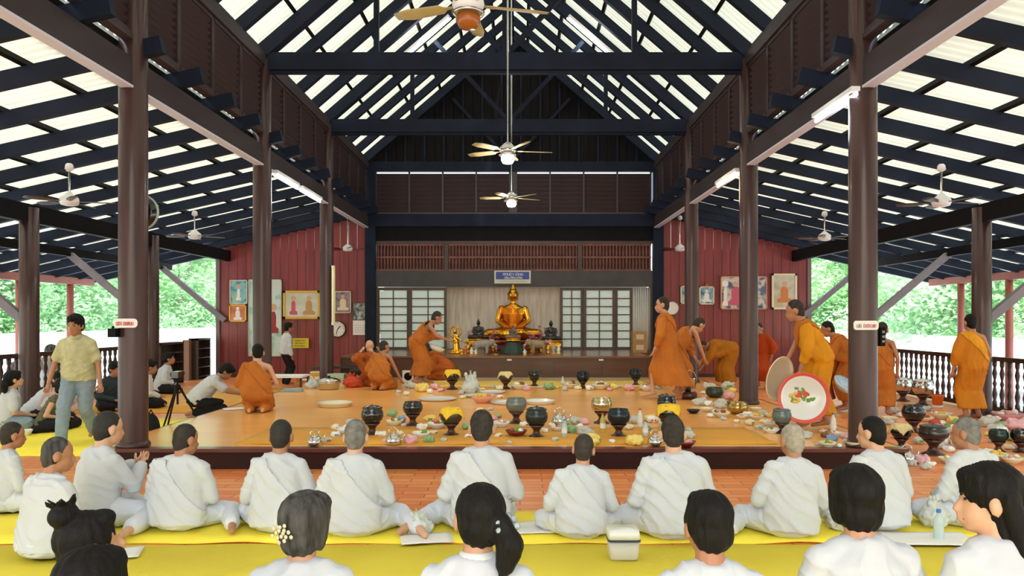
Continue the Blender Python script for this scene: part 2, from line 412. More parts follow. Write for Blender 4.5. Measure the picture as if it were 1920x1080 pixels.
# red boarded wings
for s, (a, b) in enumerate(((413, 686), (1242, 1513))):
    w = obj('wall_back_'+SIDE[s], None); struct(w)
    x0, x1 = bx(a), bx(b); n = 17; dx = (x1-x0)/n
    for i in range(n):
        xa = x0+i*dx; xm = xa+dx/2; zt = 4.28-.225*(abs(xm-XC)-3.83)
        MB().box(xa+.004, xa+dx-.004, BY+random.uniform(-.004,.004), BY+.04, 0.0, zt).build('plank', redw, w)
    MB().box(x0-.02, x1+.02, BY+.035, BY+.09, 0, 4.2 if False else 3.4).build('backing', redw, w)
    xe = x0-.05 if s == 0 else x1+.05
    MB().box(xe-.05, xe+.05, BY-.05, BY+.1, 0, 3.42).build('corner_post', mat('corner_grey', srgb(116,96,100), .45), w)
    MB().box(x0, x1, BY-.02, BY-.001, 0.0, .1).build('skirting', darkw, w)
cw = obj('wall_back_centre', None); struct(cw)
XL, XR = bx(686), bx(1243)
for x in (XL, XR-.27): MB().box(x, x+.27, BY-.12, BY+.12, 0, 5.7).build('pillar', navy, cw)
MB().box(XL, XR, BY-.10, BY+.08, 5.44, 5.70).build('tie_beam', navy, cw)
MB().box(XL+.1, XR-.1, BY-.10, BY+.06, bz(425), bz(402)).build('beam', navy, cw)
MB().box(XL+.1, XR-.1, BY+.00, BY+.06, bz(453), bz(425)).build('recess_board', black, cw)
MB().box(XL+.1, XR-.1, BY-.06, BY+.06, bz(538), bz(508)).build('lintel', mat('lintel', srgb(52,50,50), .5, var=.2, scale=4), cw)
MB().box(XL+.1, XR-.1, BY-.03, BY+.05, bz(457), bz(452)).build('lattice_rail', darkw, cw)
# louvre band with eight bays
lb = MB()
lx0, lx1 = bx(705), bx(1220); cxm = bx(962)
edges = [lx0+(cxm-.09-lx0)*k/4 for k in range(5)]+[cxm+.09+(lx1-cxm-.09)*k/4 for k in range(5)]
for e in edges: lb.box(e-.022, e+.022, BY-.05, BY+.03, bz(402), bz(322))
lb.box(cxm-.075, cxm+.075, BY-.08, BY+.04, bz(402), bz(322)); lb.box(lx0, lx1, BY-.055, BY+.02, bz(402), bz(402)+.05)
band = lb.build('louvre_frame', mat('louvre_frame', srgb(62,58,66), .5), cw)
for k in range(8):
    a = edges[k if k < 4 else k+1]; b = edges[k+1 if k < 4 else k+2]
    sme = MB().beam((a+.02, 0, 0), (b-.02, 0, 0), .018, .125, up=(0,-.45,1)).mesh('slat'); sme.materials.append(brownp)
    for j in range(9):
        o = obj('slat', sme, None, band); o.location = (0, BY, bz(402)+.09+j*.116)
# lattice (carved vertical bars, three sections)
for a, b in ((706, 834), (840, 1084), (1091, 1221)):
    x0, x1 = bx(a), bx(b); p = MB()
    z0, z1 = bz(508), bz(457); n = int((x1-x0)/.085)
    for i in range(n):
        x = x0+(i+.5)*(x1-x0)/n; rr = .03
        p.lathe([(rr,z0),(rr*.55,z0+.12),(rr*1.0,z0+.24),(rr*.5,z0+.36),(rr*1.0,z0+.5),(rr*.55,z0+.62),(rr,z1)], 6, (x, BY+.0, 0))
    for z in (z0, (z0+z1)/2-.02, z1-.05): p.box(x0, x1, BY-.018, BY+.02, z, z+.045)
    o = p.build('lattice_screen', latt, cw); o['kind'] = 'stuff'
    MB().box(x0, x1, BY+.045, BY+.06, z0, z1).build('lattice_back', mat('lattice_back', srgb(66,34,30), .6), cw)
for a in (834, 1084): MB().box(bx(a)-.01, bx(a)+.10, BY-.05, BY+.05, bz(508), bz(455)).build('mullion', darkw, cw)
# gable boards
gb = obj('wall_gable', None); struct(gb)
n = 30; gx0, gx1 = CX[0], CX[1]; dx = (gx1-gx0)/n
for i in range(n):
    xa = gx0+i*dx; xm = xa+dx/2; zt = RZ+.05-abs(xm-XC)*.86
    MB().box(xa+.005, xa+dx-.005, BY+.02+(.012 if i % 2 else 0), BY+.07, 5.69, zt).build('plank', mat('gable_board', srgb(24,24,27), .7, spec=.08, var=.25, scale=3, stretch=(5,5,.5)), gb)
for i in range(1, 15):
    x = gx0+i*(gx1-gx0)/15; MB().box(x-.025, x+.025, BY-.02, BY+.03, 5.69, RZ-abs(x-XC)*.86).build('batten', navy, gb)
for sg in (-1, 1):
    MB().beam((XC+sg*.05, BY-.06, 5.75), (XC+sg*1.55, BY-.06, 7.37), .06, .08).build('strut', navy, gb)
MB().add([(gx0,BY+.075,5.69),(gx1,BY+.075,5.69),(XC,BY+.075,RZ+.05),(gx0,BY+.1,5.69),(gx1,BY+.1,5.69),(XC,BY+.1,RZ+.05)], [(0,1,2),(5,4,3),(0,3,4,1),(1,4,5,2),(2,5,3,0)]).build('backing', black, gb)  # backing added unseen behind the planks, to stop daylight slits between them
MB().box(bx(1217), XR-.2, BY-.02, BY+.06, 0, 2.5).build('jamb', dframe, cw); MB().box(XL+.2, bx(708), BY-.02, BY+.06, 0, 2.5).build('jamb', dframe, cw)
# alcove behind the statue and frosted folding doors
al = obj('wall_alcove', None); struct(al)
ax0, ax1 = bx(838), bx(1050)
na = 8
for i in range(na):
    MB().box(ax0+i*(ax1-ax0)/na+.002, ax0+(i+1)*(ax1-ax0)/na-.002, BY+.75, BY+.8, .3, 2.6).build('panel', alcm, al)
for x in (ax0-.03, ax1): MB().box(x, x+.03, BY+.04, BY+.76, .3, 2.6).build('jamb', alcm, al)
MB().box(ax0-.03, ax1+.03, BY+.04, BY+.8, 2.39, 2.42).build('soffit', alcm, al)
MB().box(ax0-.03, ax1+.03, BY-.12, BY+.76, .25, .734).build('alcove_floor', daism, al)
MB().box(XL+.28, XR-.28, BY-.12, BY+.04, .0, .70).build('door_sill', daism, cw)
for k, (a, b, cols, off) in enumerate(((707, 768, 2, .0), (768, 838, 2, -.04), (1050, 1094, 2, 0.02), (1094, 1153, 2, -.04), (1153, 1186, 1, .02))):
    x0, x1 = bx(a), bx(b); z0, z1 = .70, 2.38; y = BY+off
    d = obj('door_%d' % (k+1), None); struct(d)
    fr = MB(); st = .07
    fr.box(x0, x0+st, y-.025, y+.025, z0, z1); fr.box(x1-st, x1, y-.025, y+.025, z0, z1)
    fr.box(x0, x1, y-.024, y+.024, z1-.08, z1); fr.box(x0, x1, y-.024, y+.024, z0, z0+.1)
    rows = 7; ph = (z1-.08-z0-.1)/rows; pw = (x1-x0-2*st)/cols
    for c in range(1, cols): fr.box(x0+st+c*pw-.014, x0+st+c*pw+.014, y-.018, y+.018, z0, z1)
    for r in range(1, rows): fr.box(x0+st, x1-st, y-.017, y+.017, z0+.1+r*ph-.014, z0+.1+r*ph+.014)
    fr.build('frame', dframe, d)
    for c in range(cols):
        for r in range(rows):
            MB().box(x0+st+c*pw+.01, x0+st+(c+1)*pw-.01, y-.004, y+.004, z0+.1+r*ph+.01, z0+.1+(r+1)*ph-.01).build('pane', panem, d)
cu = MB(); x0, x1 = bx(1186), bx(1219); n = 40; v = []; f = []
for i in range(n+1):
    x = x0+(x1-x0)*i/n; y = BY+.0+.035*math.sin(i*1.25)
    v += [(x, y, .55), (x, y, 2.38)]
for i in range(n): f.append((i*2, i*2+2, i*2+3, i*2+1))
cu.add(v, f); o = cu.build('curtain', mat('curtain_white', srgb(206,206,202), .8), None, True)
sm_ = o.modifiers.new('s', 'SOLIDIFY'); sm_.thickness = .006
tag(o, 'white gathered curtain hanging beside the frosted doors', 'curtain')
# room wall behind the frosted doors so that they glow softly with daylight from the open sides
struct(MB().box(bx(690), bx(1240), BY+2.4, BY+2.5, 0, 3.6).build('wall_beyond', mat('back_room', srgb(214,212,200), .8)))

# ------------------------------------------------------------------ dais
dz = .735
da = thing('dais', 'long low dark brown veneered dais carrying the shrine', 'dais', (0, 0, 0))
dx0, dx1, dy0 = (640-975)*4.17*U, (1216-975)*4.17*U, 16.68
MB().box(dx0, dx1, dy0, BY-.13, PLZ, dz-.04).build('body', daism, da)
MB().box(dx0-.03, dx1+.03, dy0-.04, BY-.125, dz-.04, dz).build('top', mat('dais_top', srgb(112,70,44), .3, var=.15, scale=2, coat=.3), da)
MB().box(dx0, dx1, dy0-.02, dy0-.002, PLZ, PLZ+.05).build('plinth', mat('plinth_grey', srgb(150,140,126), .5), da)
for px in (640, 738, 833, 945, 1038, 1128, 1213):
    x = (px-975)*4.17*U; MB().box(x-.012, x+.012, dy0-.006, dy0+.002, PLZ+.05, dz-.045).build('joint_strip', darkw, da)
for px in (955, 1127):
    x = (px-975)*4.17*U; MB().box(x-.05, x+.05, dy0-.008, dy0-.001, dz-.10, dz-.065).build('label_card', paper, da)

# ------------------------------------------------------------------ railings with turned balusters
bal = MB().lathe([(.035,0),(.035,.10),(.022,.13),(.040,.24),(.018,.36),(.034,.42),(.018,.48),(.040,.60),(.022,.70),(.036,.74),(.036,.84)], 8).mesh('baluster', True)
bal.materials.append(darkw)
def rail(x, y0, y1, ztop, label):
    t = thing('railing', label, 'railing', (x, y0, 0))
    MB().box(-.05, .05, 0, y1-y0, ztop-.07, ztop).build('top_rail', darkw, t)
    MB().box(-.04, .04, 0, y1-y0, .04, .11).build('bottom_rail', darkw, t)
    n = int((y1-y0)/.19)
    for i in range(n):
        o = obj('baluster', bal, None, t); o.location = (0, (i+.5)*(y1-y0)/n, .09); o.scale.z = (ztop-.14)/.84
    return t
rail(OX[1]+.55, 5.0, 20.1, .93, 'dark turned-baluster railing behind the bowls and the saffron-robed monk')
rail(OX[0]-.55, 5.0, 17.2, .98, 'dark turned-baluster railing behind the seated lay people')
# dark rack panels and stair handrail at the side entrance
def gate_panel(y0, y1, z1, label):
    t = thing('shoe_rack', label, 'rack', (OX[0]-.55, y0, 0))
    p = MB(); L_ = y1-y0
    p.box(-.12, .12, 0, .05, 0, z1); p.box(-.12, .12, L_-.05, L_, 0, z1); p.box(-.12, .12, 0, L_, z1-.05, z1)
    p.box(-.12, -.09, 0, L_, 0, z1); p.build('frame', darkw, t)
    for k in range(4): MB().box(-.11, .12, .05, L_-.05, .06+k*(z1-.1)/4, .085+k*(z1-.1)/4).build('shelf', darkw, t)
    return t
gate_panel(17.3, 18.5, 1.0, 'dark wooden shoe rack behind the cross-legged man in white')
gate_panel(19.3, 20.1, 1.05, 'dark wooden shoe rack against the end of the red wall')
t = thing('stair_handrail', 'sloping brown handrail of the side stairs between the two dark racks', 'handrail', (OX[0]-.6, 0, 0))
hw = mat('handrail_wood', srgb(128,92,70), .5)
MB().beam((-1.3, 18.8, .35), (-.05, 19.15, .95), .07, .12).build('rail_bar', hw, t)
MB().box(-.12, .04, 19.08, 19.22, -.1, 1.02).build('newel_post', hw, t)
for k in range(4): MB().lathe([(.025,0),(.04,.2),(.02,.35),(.03,.5)], 8, (-1.15+k*.3, 18.84+k*.085, -.25+k*.145)).build('baluster', darkw, t, True)

# ------------------------------------------------------------------ outside: white sheds, trees
for s, sg in ((0,-1), (1,1)):
    t = thing('shed', 'long low white-roofed shed outside, %s' % wh[s].replace('beside', 'beyond'), 'shed', (0,0,0))
    xr = sg*15.0; zr = 1.12 if s == 0 else .95
    r = MB(); yy = (12, 46)
    for (xa, za, xb, zb) in ((xr, zr, xr-sg*2.8, zr-1.15), (xr, zr, xr+sg*2.8, zr-1.15)):
        r.add([(xa,yy[0],za),(xa,yy[1],za),(xb,yy[1],zb),(xb,yy[0],zb),(xa,yy[0],za-.05),(xa,yy[1],za-.05),(xb,yy[1],zb-.05),(xb,yy[0],zb-.05)], [(0,1,2,3),(7,6,5,4),(0,3,7,4),(1,5,6,2),(2,6,7,3)])
    r.build('roof', roofw, t)
    MB().box(min(xr-2.5,xr+2.5), max(xr-2.5,xr+2.5), yy[0]+.2, yy[1]-.2, -1.1, zr-1.05).build('wall', roofw, t)
def crown_mesh(seed, R, n, leaf):
    rnd = random.Random(seed); v = []; f = []
    lobes = [(Vector((rnd.gauss(0,.5), rnd.gauss(0,.5), rnd.gauss(0,.42)))*R, R*rnd.uniform(.35,.6)) for _ in range(16)]
    for _ in range(n):
        c, lr = rnd.choice(lobes); d = Vector((rnd.gauss(0,1), rnd.gauss(0,1), rnd.gauss(0,1))).normalized()
        p = c+d*lr*(rnd.random()**.35); a = Vector((rnd.gauss(0,1), rnd.gauss(0,1), rnd.gauss(0,.6))).normalized(); b = a.cross(d+Vector((.1,.2,.3))).normalized()
        s_ = leaf*rnd.uniform(.6,1.4); o = len(v)
        v += [p-a*s_, p+b*s_*.45, p+a*s_, p-b*s_*.45]; f.append((o, o+1, o+2, o+3))
    me = bpy.data.meshes.new('crown'); me.from_pydata(v, [], f); me.materials.append(leafm); return me
crowns = [crown_mesh(k, 3.2, 9000, .13) for k in range(3)]
trunk = MB().cap((0,0,-1), (0.3,0.1,6), .2, .1, n=8).cap((.1,0,3), (1.6,.5,6.5), .1, .05, n=6).cap((.1,0,3.4), (-1.3,-.4,7), .09, .05, n=6).mesh('trunk', True); trunk.materials.append(barkm)
tl = ['beyond the shed by the lay people', 'beyond the shed by the railing']
k = 0
for s, sg in ((0,-1), (1,1)):
    for j in range(9):
        y = 16+j*4.6+random.uniform(-1,1); x = sg*(19+ (j % 3)*2.2+random.uniform(-1,1)+max(0,(3-j))*0.6)
        t = thing('tree', 'leafy pale green tree %s' % tl[s], 'tree', (x, y, -1.1), random.uniform(0,6), 'trees '+tl[s])
        obj('trunk', trunk, None, t)
        for q in range(2):
            o = obj('crown', crowns[(k+q) % 3], None, t); o.location = (random.uniform(-.6,.6), random.uniform(-.6,.6), 3.1+q*3.4); o.rotation_euler.z = random.uniform(0,6); o.scale = (1,1,random.uniform(.8,1))
        t.scale = (random.uniform(.9,1.2),)*3; k += 1
# low understorey hedge behind the sheds
for s, sg in ((0,-1), (1,1)):
    for j in range(8):
        t = thing('shrub', 'low leafy shrub in the thicket %s' % tl[s], 'shrub', (sg*(17.9+.5*(j%2)), 14+j*4.2, .2), j*1.1, 'thicket '+tl[s])
        o = obj('foliage', crowns[j % 3], None, t); o.scale = (.62,.62,.5)
# ------------------------------------------------------------------ people
V = Vector
def ik(a, t, l1, l2, hint):
    a, t, hint = V(a), V(t), V(hint); d = t-a; L_ = min(d.length, (l1+l2)*.995); d.normalize()
    t = a+d*L_; x = (l1*l1-l2*l2+L_*L_)/(2*L_); h = math.sqrt(max(0, l1*l1-x*x))
    hv = hint-d*hint.dot(d); hv = hv.normalized() if hv.length > 1e-5 else V((0,0,1))
    return a+d*x+hv*h, t
def folds(me, amp, kind, seed=0):
    'cloth relief: long folds along the cloth direction plus soft creases'
    rnd = random.Random(seed); ph = rnd.uniform(0, 6); n = me.vertices
    nor = [v.normal.copy() for v in n]
    for v, nn in zip(n, nor):
        p = v.co; w = mnoise.noise(p*4+V((seed,0,0)))
        if kind == 'diag': t = (p.x*.62+p.z*.78)*38+w*3.2
        elif kind == 'vert': t = math.atan2(p.y, p.x)*8+w*3+p.z*2
        else: t = p.z*34+p.x*16+w*8
        d = (1-abs(math.sin(t*.8+ph)))**2*1.3-.35+math.sin(t*.37+1.3+w*3)*.45
        d *= .35+.65*max(0, .5+mnoise.noise(p*3.1+V((0,seed*1.7,2))))
        v.co = p+nn*amp*d
    me.update()
def subset(me, keep, off, thick, name):
    'part of a garment surface as a cloth of its own'
    bm = bmesh.new(); bm.from_mesh(me)
    bmesh.ops.delete(bm, geom=[f for f in bm.faces if not keep(f.calc_center_median())], context='FACES')
    bm.normal_update()
    for v in bm.verts: v.co += v.normal*off
    out = bpy.data.meshes.new(name); bm.to_mesh(out); bm.free(); out.materials.clear()
    out.polygons.foreach_set('use_smooth', [True]*len(out.polygons)); return out
def cutaway(me, drop):
    bm = bmesh.new(); bm.from_mesh(me)
    bmesh.ops.delete(bm, geom=[f for f in bm.faces if drop(f.calc_center_median())], context='FACES')
    bm.to_mesh(me); bm.free()

SIT = {
 'cross': dict(pel=(0,0,.12), knee=[(-.31,.24,.10),(.31,.24,.10)], ank=[(.06,.33,.06),(-.06,.28,.06)], toe=[(.16,.36,.045),(-.16,.31,.045)]),
 'sideR': dict(pel=(0,0,.12), knee=[(-.16,.38,.09),(.30,.30,.09)], ank=[(.24,.30,.06),(.50,-.02,.06)], toe=[(.36,.28,.045),(.56,-.13,.04)]),
 'sideL': dict(pel=(0,0,.12), knee=[(-.30,.30,.09),(.16,.38,.09)], ank=[(-.50,-.02,.06),(-.24,.30,.06)], toe=[(-.56,-.13,.04),(-.36,.28,.045)]),
 'kneel': dict(pel=(0,-.02,.27), knee=[(-.13,.36,.07),(.13,.36,.07)], ank=[(-.10,-.06,.06),(.10,-.06,.06)], toe=[(-.09,-.17,.03),(.09,-.17,.03)]),
 'squat': dict(pel=(0,-.05,.20), knee=[(-.2,.30,.42),(.2,.30,.42)], ank=[(-.14,.05,.07),(.14,.05,.07)], toe=[(-.16,.18,.03),(.16,.18,.03)]),
}
def person(label, loc, yaw=0, s=1.0, pose='cross', bend=6, lean=0, twist=0, head=(0,0,0), wrist=None, elb=None, outfit='white', skinm=skin, hair='crop', hm=None,
           top=None, bottom=None, ank=None, pelz=.86, group=None, vox=.0125, face=False, shawl=False, sleeve='long', fat=1.0, seed=None, soles=False, extra=None, category='person'):
    seed = seed if seed is not None else random.randint(0, 999)
    rnd = random.Random(seed)
    # --- joints (local: x right, y forward, z up)
    if pose in SIT:
        P = SIT[pose]; pel = V(P['pel']); knee = [V(k) for k in P['knee']]; an = [V(k) for k in P['ank']]; toe = [V(k) for k in P['toe']]
        hip = [pel+V((-.09,0,0)), pel+V((.09,0,0))]
    else:
        pel = V((0,-.10*math.sin(math.radians(bend)),pelz)); hip = [pel+V((-.09,0,-.02)), pel+V((.09,0,-.02))]
        ak = ank or [(-.10,0,.08),(.10,0,.08)]; knee = []; an = []; toe = []
        for i in (0,1):
            k_, t_ = ik(hip[i], ak[i], .41, .40, (0,1,0)); knee.append(k_); an.append(t_); toe.append(t_+V((0.02*(-1 if i==0 else 1),.17,-.045)))
    R = Matrix.Rotation(math.radians(twist), 3, 'Z') @ Matrix.Rotation(math.radians(lean), 3, 'Y') @ Matrix.Rotation(math.radians(-bend), 3, 'X')
    X, Y, Z = R @ V((1,0,0)), R @ V((0,1,0)), R @ V((0,0,1))
    waist = pel+Z*.14; chest = pel+Z*.32; neck = pel+Z*.475+Y*.0
    sh = [neck-Z*.085-X*.165*fat, neck-Z*.085+X*.165*fat]
    hy, hp, hr = head
    RH = R @ Matrix.Rotation(math.radians(hy), 3, 'Z') @ Matrix.Rotation(math.radians(-hp+ .6*bend*-1 if False else -hp), 3, 'X') @ Matrix.Rotation(math.radians(hr), 3, 'Y')
    HS = 1.13; hc = neck+R @ V((0,.015,.028))+RH @ V((0,.018,.115))
    H0 = lambda x, y, z: hc+RH @ V((x,y,z)); H = lambda x, y, z: hc+RH @ V((x,y,z))*HS
    def headscale(mb): mb.v = [tuple(hc+(V(p)-hc)*HS) for p in mb.v]; return mb
    wr = wrist or ([(-.13,.27,.20),(.13,.27,.20)] if pose in ('cross','sideR','sideL') else [(-.24,.06,pelz-.10),(.24,.06,pelz-.10)])
    eb = elb or ([(-.7,-.35,-1),(.7,-.35,-1)] if pose in SIT else [(-1,-.6,-.3),(1,-.6,-.3)])
    el = []; wt = []
    for i in (0,1):
        e_, w_ = ik(sh[i], wr[i], .265, .245, eb[i]); el.append(e_); wt.append(w_)
    # --- body: one continuous surface
    b = MB()
    b.cap(pel, chest, .115*fat, .125*fat, side=X, flat=.78); b.cap(chest, neck-Z*.05, .125*fat, .07, side=X, flat=.75)
    for i in (0,1):
        b.cap(neck-Z*.03, sh[i], .05, .048); b.cap(sh[i], el[i], .047, .036); b.cap(el[i], wt[i], .036, .026)
        d = (wt[i]-el[i]).normalized(); b.cap(wt[i], wt[i]+d*.07, .026, .033, flat=.6)
        b.cap(hip[i], knee[i], .085, .055); b.cap(knee[i], an[i], .054, .036); b.cap(an[i], toe[i], .036, .026); b.cap(an[i], an[i]+(an[i]-toe[i]).normalized()*.045, .034, .026)
    b.cap(neck-Z*.06, hc+RH @ V((0,-.018,-.05)), .064, .058)
    hd = MB()
    hd.ell(H0(0,-.008,.022), (.072,.092,.088), rot=RH); hd.ell(H0(0,.028,-.042), (.056,.062,.068), rot=RH); hd.ell(H0(0,.05,-.085), (.032,.034,.022), rot=RH)
    hd.cap(H0(0,.086,.0), H0(0,.098,-.028), .008, .0125)
    hd.cap(H0(0,.083,-.058), H0(0,.083,-.062), .018, .016)
    for sx in (-1,1): hd.ell(H0(sx*.077,-.006,-.012), (.014,.023,.036), 8, 6, rot=RH)
    headscale(hd); b.add(hd.v, hd.f)
    me = remesh(b, vox*.9, 3, 'person')
    # fingers stay separate
    fb = MB()
    for i in (0,1):
        d = (wt[i]-el[i]).normalized(); sd = d.cross(Z if abs(d.dot(Z)) < .9 else Y).normalized(); dn = sd.cross(d)
        base = wt[i]+d*.085; crl = .35
        for k, (o_, l_) in enumerate(((-.027,.056),(-.009,.066),(.010,.062),(.027,.048))):
            p0 = base+sd*o_; p1 = p0+(d*(1-crl)+dn*crl*.6)*l_*.55; p2 = p1+(d*(1-crl)*.7+dn*crl*1.3)*l_*.5
            fb.cap(p0-d*.02, p1, .0095, .0085, n=6, rings=2); fb.cap(p1, p2, .0085, .007, n=6, rings=2)
        si = 1 if i == 0 else -1
        t0 = wt[i]+d*.035+sd*.028*si; t1 = t0+d*.03+sd*.03*si+dn*.01; t2 = t1+d*.03+sd*.004*si+dn*.014
        fb.cap(t0, t1, .012, .0105, n=6, rings=2); fb.cap(t1, t2, .0105, .008, n=6, rings=2)
    bm = bmesh.new(); bm.from_mesh(me); t_ = fb.mesh('f'); bm.from_mesh(t_); bm.to_mesh(me); bm.free(); bpy.data.meshes.remove(t_)
    me.polygons.foreach_set('use_smooth', [True]*len(me.polygons)); me.materials.clear(); me.materials.append(skinm)
    root = obj('person', me, None, None, loc); root.rotation_euler.z = math.radians(yaw); root.scale = (s,s,s)
    tag(root, label, category, group)
    # --- garments
    def sleeves(g, full, r0=.064, r1=.058, which=(0,1)):
        for i in which:
            g.cap(neck-Z*.05, sh[i], .062, .064); g.cap(neck-Z*.02, sh[i].lerp(neck, .45)-Z*.0, .055, .06)
            if full == 'long': g.cap(sh[i], el[i], r0, r1); g.cap(el[i], el[i].lerp(wt[i], .86), r1, r1*.92)
            elif full == 'short': g.cap(sh[i], sh[i].lerp(el[i], .72), r0, r1*1.12)
    def torso(g, w=1.0, lower=.0):
        g.loft([(pel-Z*(.07+lower)-Y*.005, X*.205*w*fat, Y*.16*w), (pel+Z*.06, X*.21*w*fat, Y*.165*w), (waist, X*.195*w*fat, Y*.155*w), (chest, X*.190*w*fat, Y*.14*w), (chest+Z*.06, X*.178*w*fat, Y*.126*w), (neck-Z*.04, X*.12*w, Y*.094), (neck+Z*.008, X*.074, Y*.072)])
    if outfit in ('white', 'shirt'):
        g = MB(); torso(g); sleeves(g, sleeve)
        sm2 = remesh(g, vox, 5, 'shirt'); folds(sm2, .0105, 'diag' if shawl else 'crease', seed)
        sm2.materials.append(top or whitec); so = obj('shirt', sm2, None, root)
        if shawl:
            k1 = neck+X*.02; nrm = (X*.62+Z*.78)                # diagonal from the left shoulder to the right hip
            c0 = neck-X*.10; c1 = pel+X*.20+Z*.10; dirv = (c1-c0); pn = V((dirv.z,0,-dirv.x)).normalized()
            keep = lambda p: (p-c0).dot(pn) > 0 and (p-neck).dot(Z) < -.03
            sh_me = subset(sm2, keep, .009, .004, 'shawl')
            if len(sh_me.polygons) > 20:
                folds(sh_me, .009, 'diag', seed+5); sh_me.materials.append(sabai); o = obj('shawl', sh_me, None, root)
                q = o.modifiers.new('s', 'SOLIDIFY'); q.thickness = .006; q.offset = -1
        g = MB()
        if pose in SIT:
            g.ell(pel+V((0,.02,-.02)), (.215*fat,.19,.11))
            for i in (0,1):
                g.cap(hip[i], knee[i], .118, .092); g.cap(knee[i], an[i].lerp(knee[i], .1), .088, .066)
            if pose != 'squat': g.ell(pel+V((0,.22,-.06)), (.24,.2,.07))
        else:
            for i in (0,1):
                g.cap(hip[i], knee[i], .108, .085); g.cap(knee[i], an[i], .083, .072)
            g.cap(pel, pel+Z*.05, .16, .16, side=X, flat=.8)
        m2 = remesh(g, vox, 5, 'trousers'); folds(m2, .011, 'crease', seed+3)
        # keep cloth above the floor
        for v in m2.vertices:
            if v.co.z < .006: v.co.z = .006+abs(v.co.z)*.02
        m2.materials.append(bottom or whitet); obj('trousers', m2, None, root)
    elif outfit == 'monk':
        g = MB(); torso(g, 1.0)
        if pose in ('cross','sideR','sideL','kneel','squat'):
            g.ell(pel+V((0,.02,-.01)), (.235,.21,.13))
            for i in (0,1): g.cap(hip[i], knee[i], .125, .10); g.cap(knee[i], an[i], .095, .075)
            g.ell((pel+(knee[0]+knee[1])/2)/2+V((0,0,-.03)), (.25,.22,.10))
        else:
            mid = (an[0]+an[1])/2; kn = (knee[0]+knee[1])/2
            sp = (an[0]-an[1])*.5; wx = X.normalized(); hx = V((wx.x, wx.y, 0)).normalized(); hyv = V((-hx.y, hx.x, 0))
            spx = abs(sp.dot(hx)); spy = abs(sp.dot(hyv))
            g.loft([(mid+V((0,.0,.11)), hx*(.155+spx*.7), hyv*(.13+spy*.75)), (kn+V((0,-.02,0)), hx*(.17+spx*.5), hyv*(.145+spy*.5)), (pel+V((0,0,-.06)), hx*.20, hyv*.17), (pel+V((0,0,.08)), hx*.19, hyv*.155)])
        # cloth over the left arm
        g.cap(neck-Z*.075, sh[0], .062, .072); g.cap(sh[0], el[0], .078, .085); g.cap(el[0], el[0].lerp(wt[0], .55), .082, .06)
        g.cap(el[0]+X*.04, pel-X*.12+Z*.0, .07, .10)
        rm = remesh(g, vox, 5, 'robe'); folds(rm, .013, 'vert' if pose not in SIT else 'diag', seed)
        # bare right shoulder
        c0 = neck+X*.0-Z*.01; c1 = chest+X*.24-Z*.10; dv = (c1-c0); pn = (X*(-dv.dot(Z))+Z*dv.dot(X)).normalized()
        cutaway(rm, lambda p: (p-c0).dot(pn) > 0 and (p-neck).dot(X) > -.02 and (p-waist).dot(Z) > 0)
        for v in rm.vertices:
            if v.co.z < .006: v.co.z = .006
        rm.materials.append(top or robeO); o = obj('robe', rm, None, root)
        sash_keep = lambda p: abs((p-(neck-X*.06)).dot((X*.75+Z*.62).normalized())+.06) < .07 and (p-pel).dot(Z) > .0
        ss = subset(rm, sash_keep, .010, .004, 'sash')
        if len(ss.polygons) > 20:
            ss.materials.append(bottom or top or robeO); o = obj('sash', ss, None, root); q = o.modifiers.new('s', 'SOLIDIFY'); q.thickness = .008; q.offset = -1
    # --- hair
    hb = MB(); hm = hm or hairs
    if hair == 'crop':
        hb.ell(H0(0,-.018,.031), (.0765,.0885,.089), rot=RH); hb.ell(H0(0,-.032,-.012), (.071,.071,.074), rot=RH); hb.ell(H0(0,-.045,-.055), (.052,.042,.042), rot=RH); hv = .007; am = .0008
    elif hair == 'short':
        hb.ell(H0(0,-.02,.04), (.084,.10,.092), rot=RH); hb.ell(H0(0,-.045,-.01), (.078,.07,.078), rot=RH); hb.ell(H0(0,.035,.085), (.062,.055,.035), rot=RH)
        for sx in (-1,1): hb.ell(H0(sx*.07,-.01,.02), (.017,.035,.05), rot=RH)
        hv = .008; am = .004
    elif hair == 'bob':
        hb.ell(H0(0,-.02,.04), (.095,.108,.098), rot=RH); hb.ell(H0(0,-.038,-.032), (.080,.072,.082), rot=RH); hb.ell(H0(0,.035,.085), (.07,.06,.04), rot=RH)
        for sx in (-1,1): hb.ell(H0(sx*.072,-.012,-.012), (.022,.045,.07), rot=RH)
        hv = .008; am = .004
    elif hair == 'long':
        hb.ell(H0(0,-.02,.04), (.090,.106,.096), rot=RH); hb.ell(H0(0,.03,.08), (.07,.06,.04), rot=RH)
        hb.cap(H0(0,-.05,0), H0(0,-.08,-.22), .085, .075, flat=.75)
        for sx in (-1,1): hb.cap(H0(sx*.07,-.045,.02), H0(sx*.06,-.085,-.16), .032, .035)
        hv = .008; am = .004
    elif hair == 'ponytail':
        hb.ell(H0(0,-.02,.035), (.088,.104,.094), rot=RH); hb.ell(H0(0,-.045,-.01), (.082,.075,.08), rot=RH); hb.ell(H0(0,.035,.08), (.065,.055,.035), rot=RH)
        hb.cap(H0(.055,-.10,.01), H0(.085,-.125,-.06), .036, .050); hb.cap(H0(.085,-.125,-.06), H0(.075,-.125,-.12), .052, .036); hb.cap(H0(.075,-.125,-.12), H0(.065,-.12,-.165), .034, .012)
        hv = .008; am = .004
    elif hair == 'bun':
        hb.ell(H0(0,-.02,.035), (.086,.102,.092), rot=RH); hb.ell(H0(0,-.045,-.01), (.08,.07,.078), rot=RH); hb.ell(H0(0,.035,.08), (.062,.055,.035), rot=RH)
        hb.ell(H0(0.01,-.07,.125), (.05,.05,.045), rot=RH)
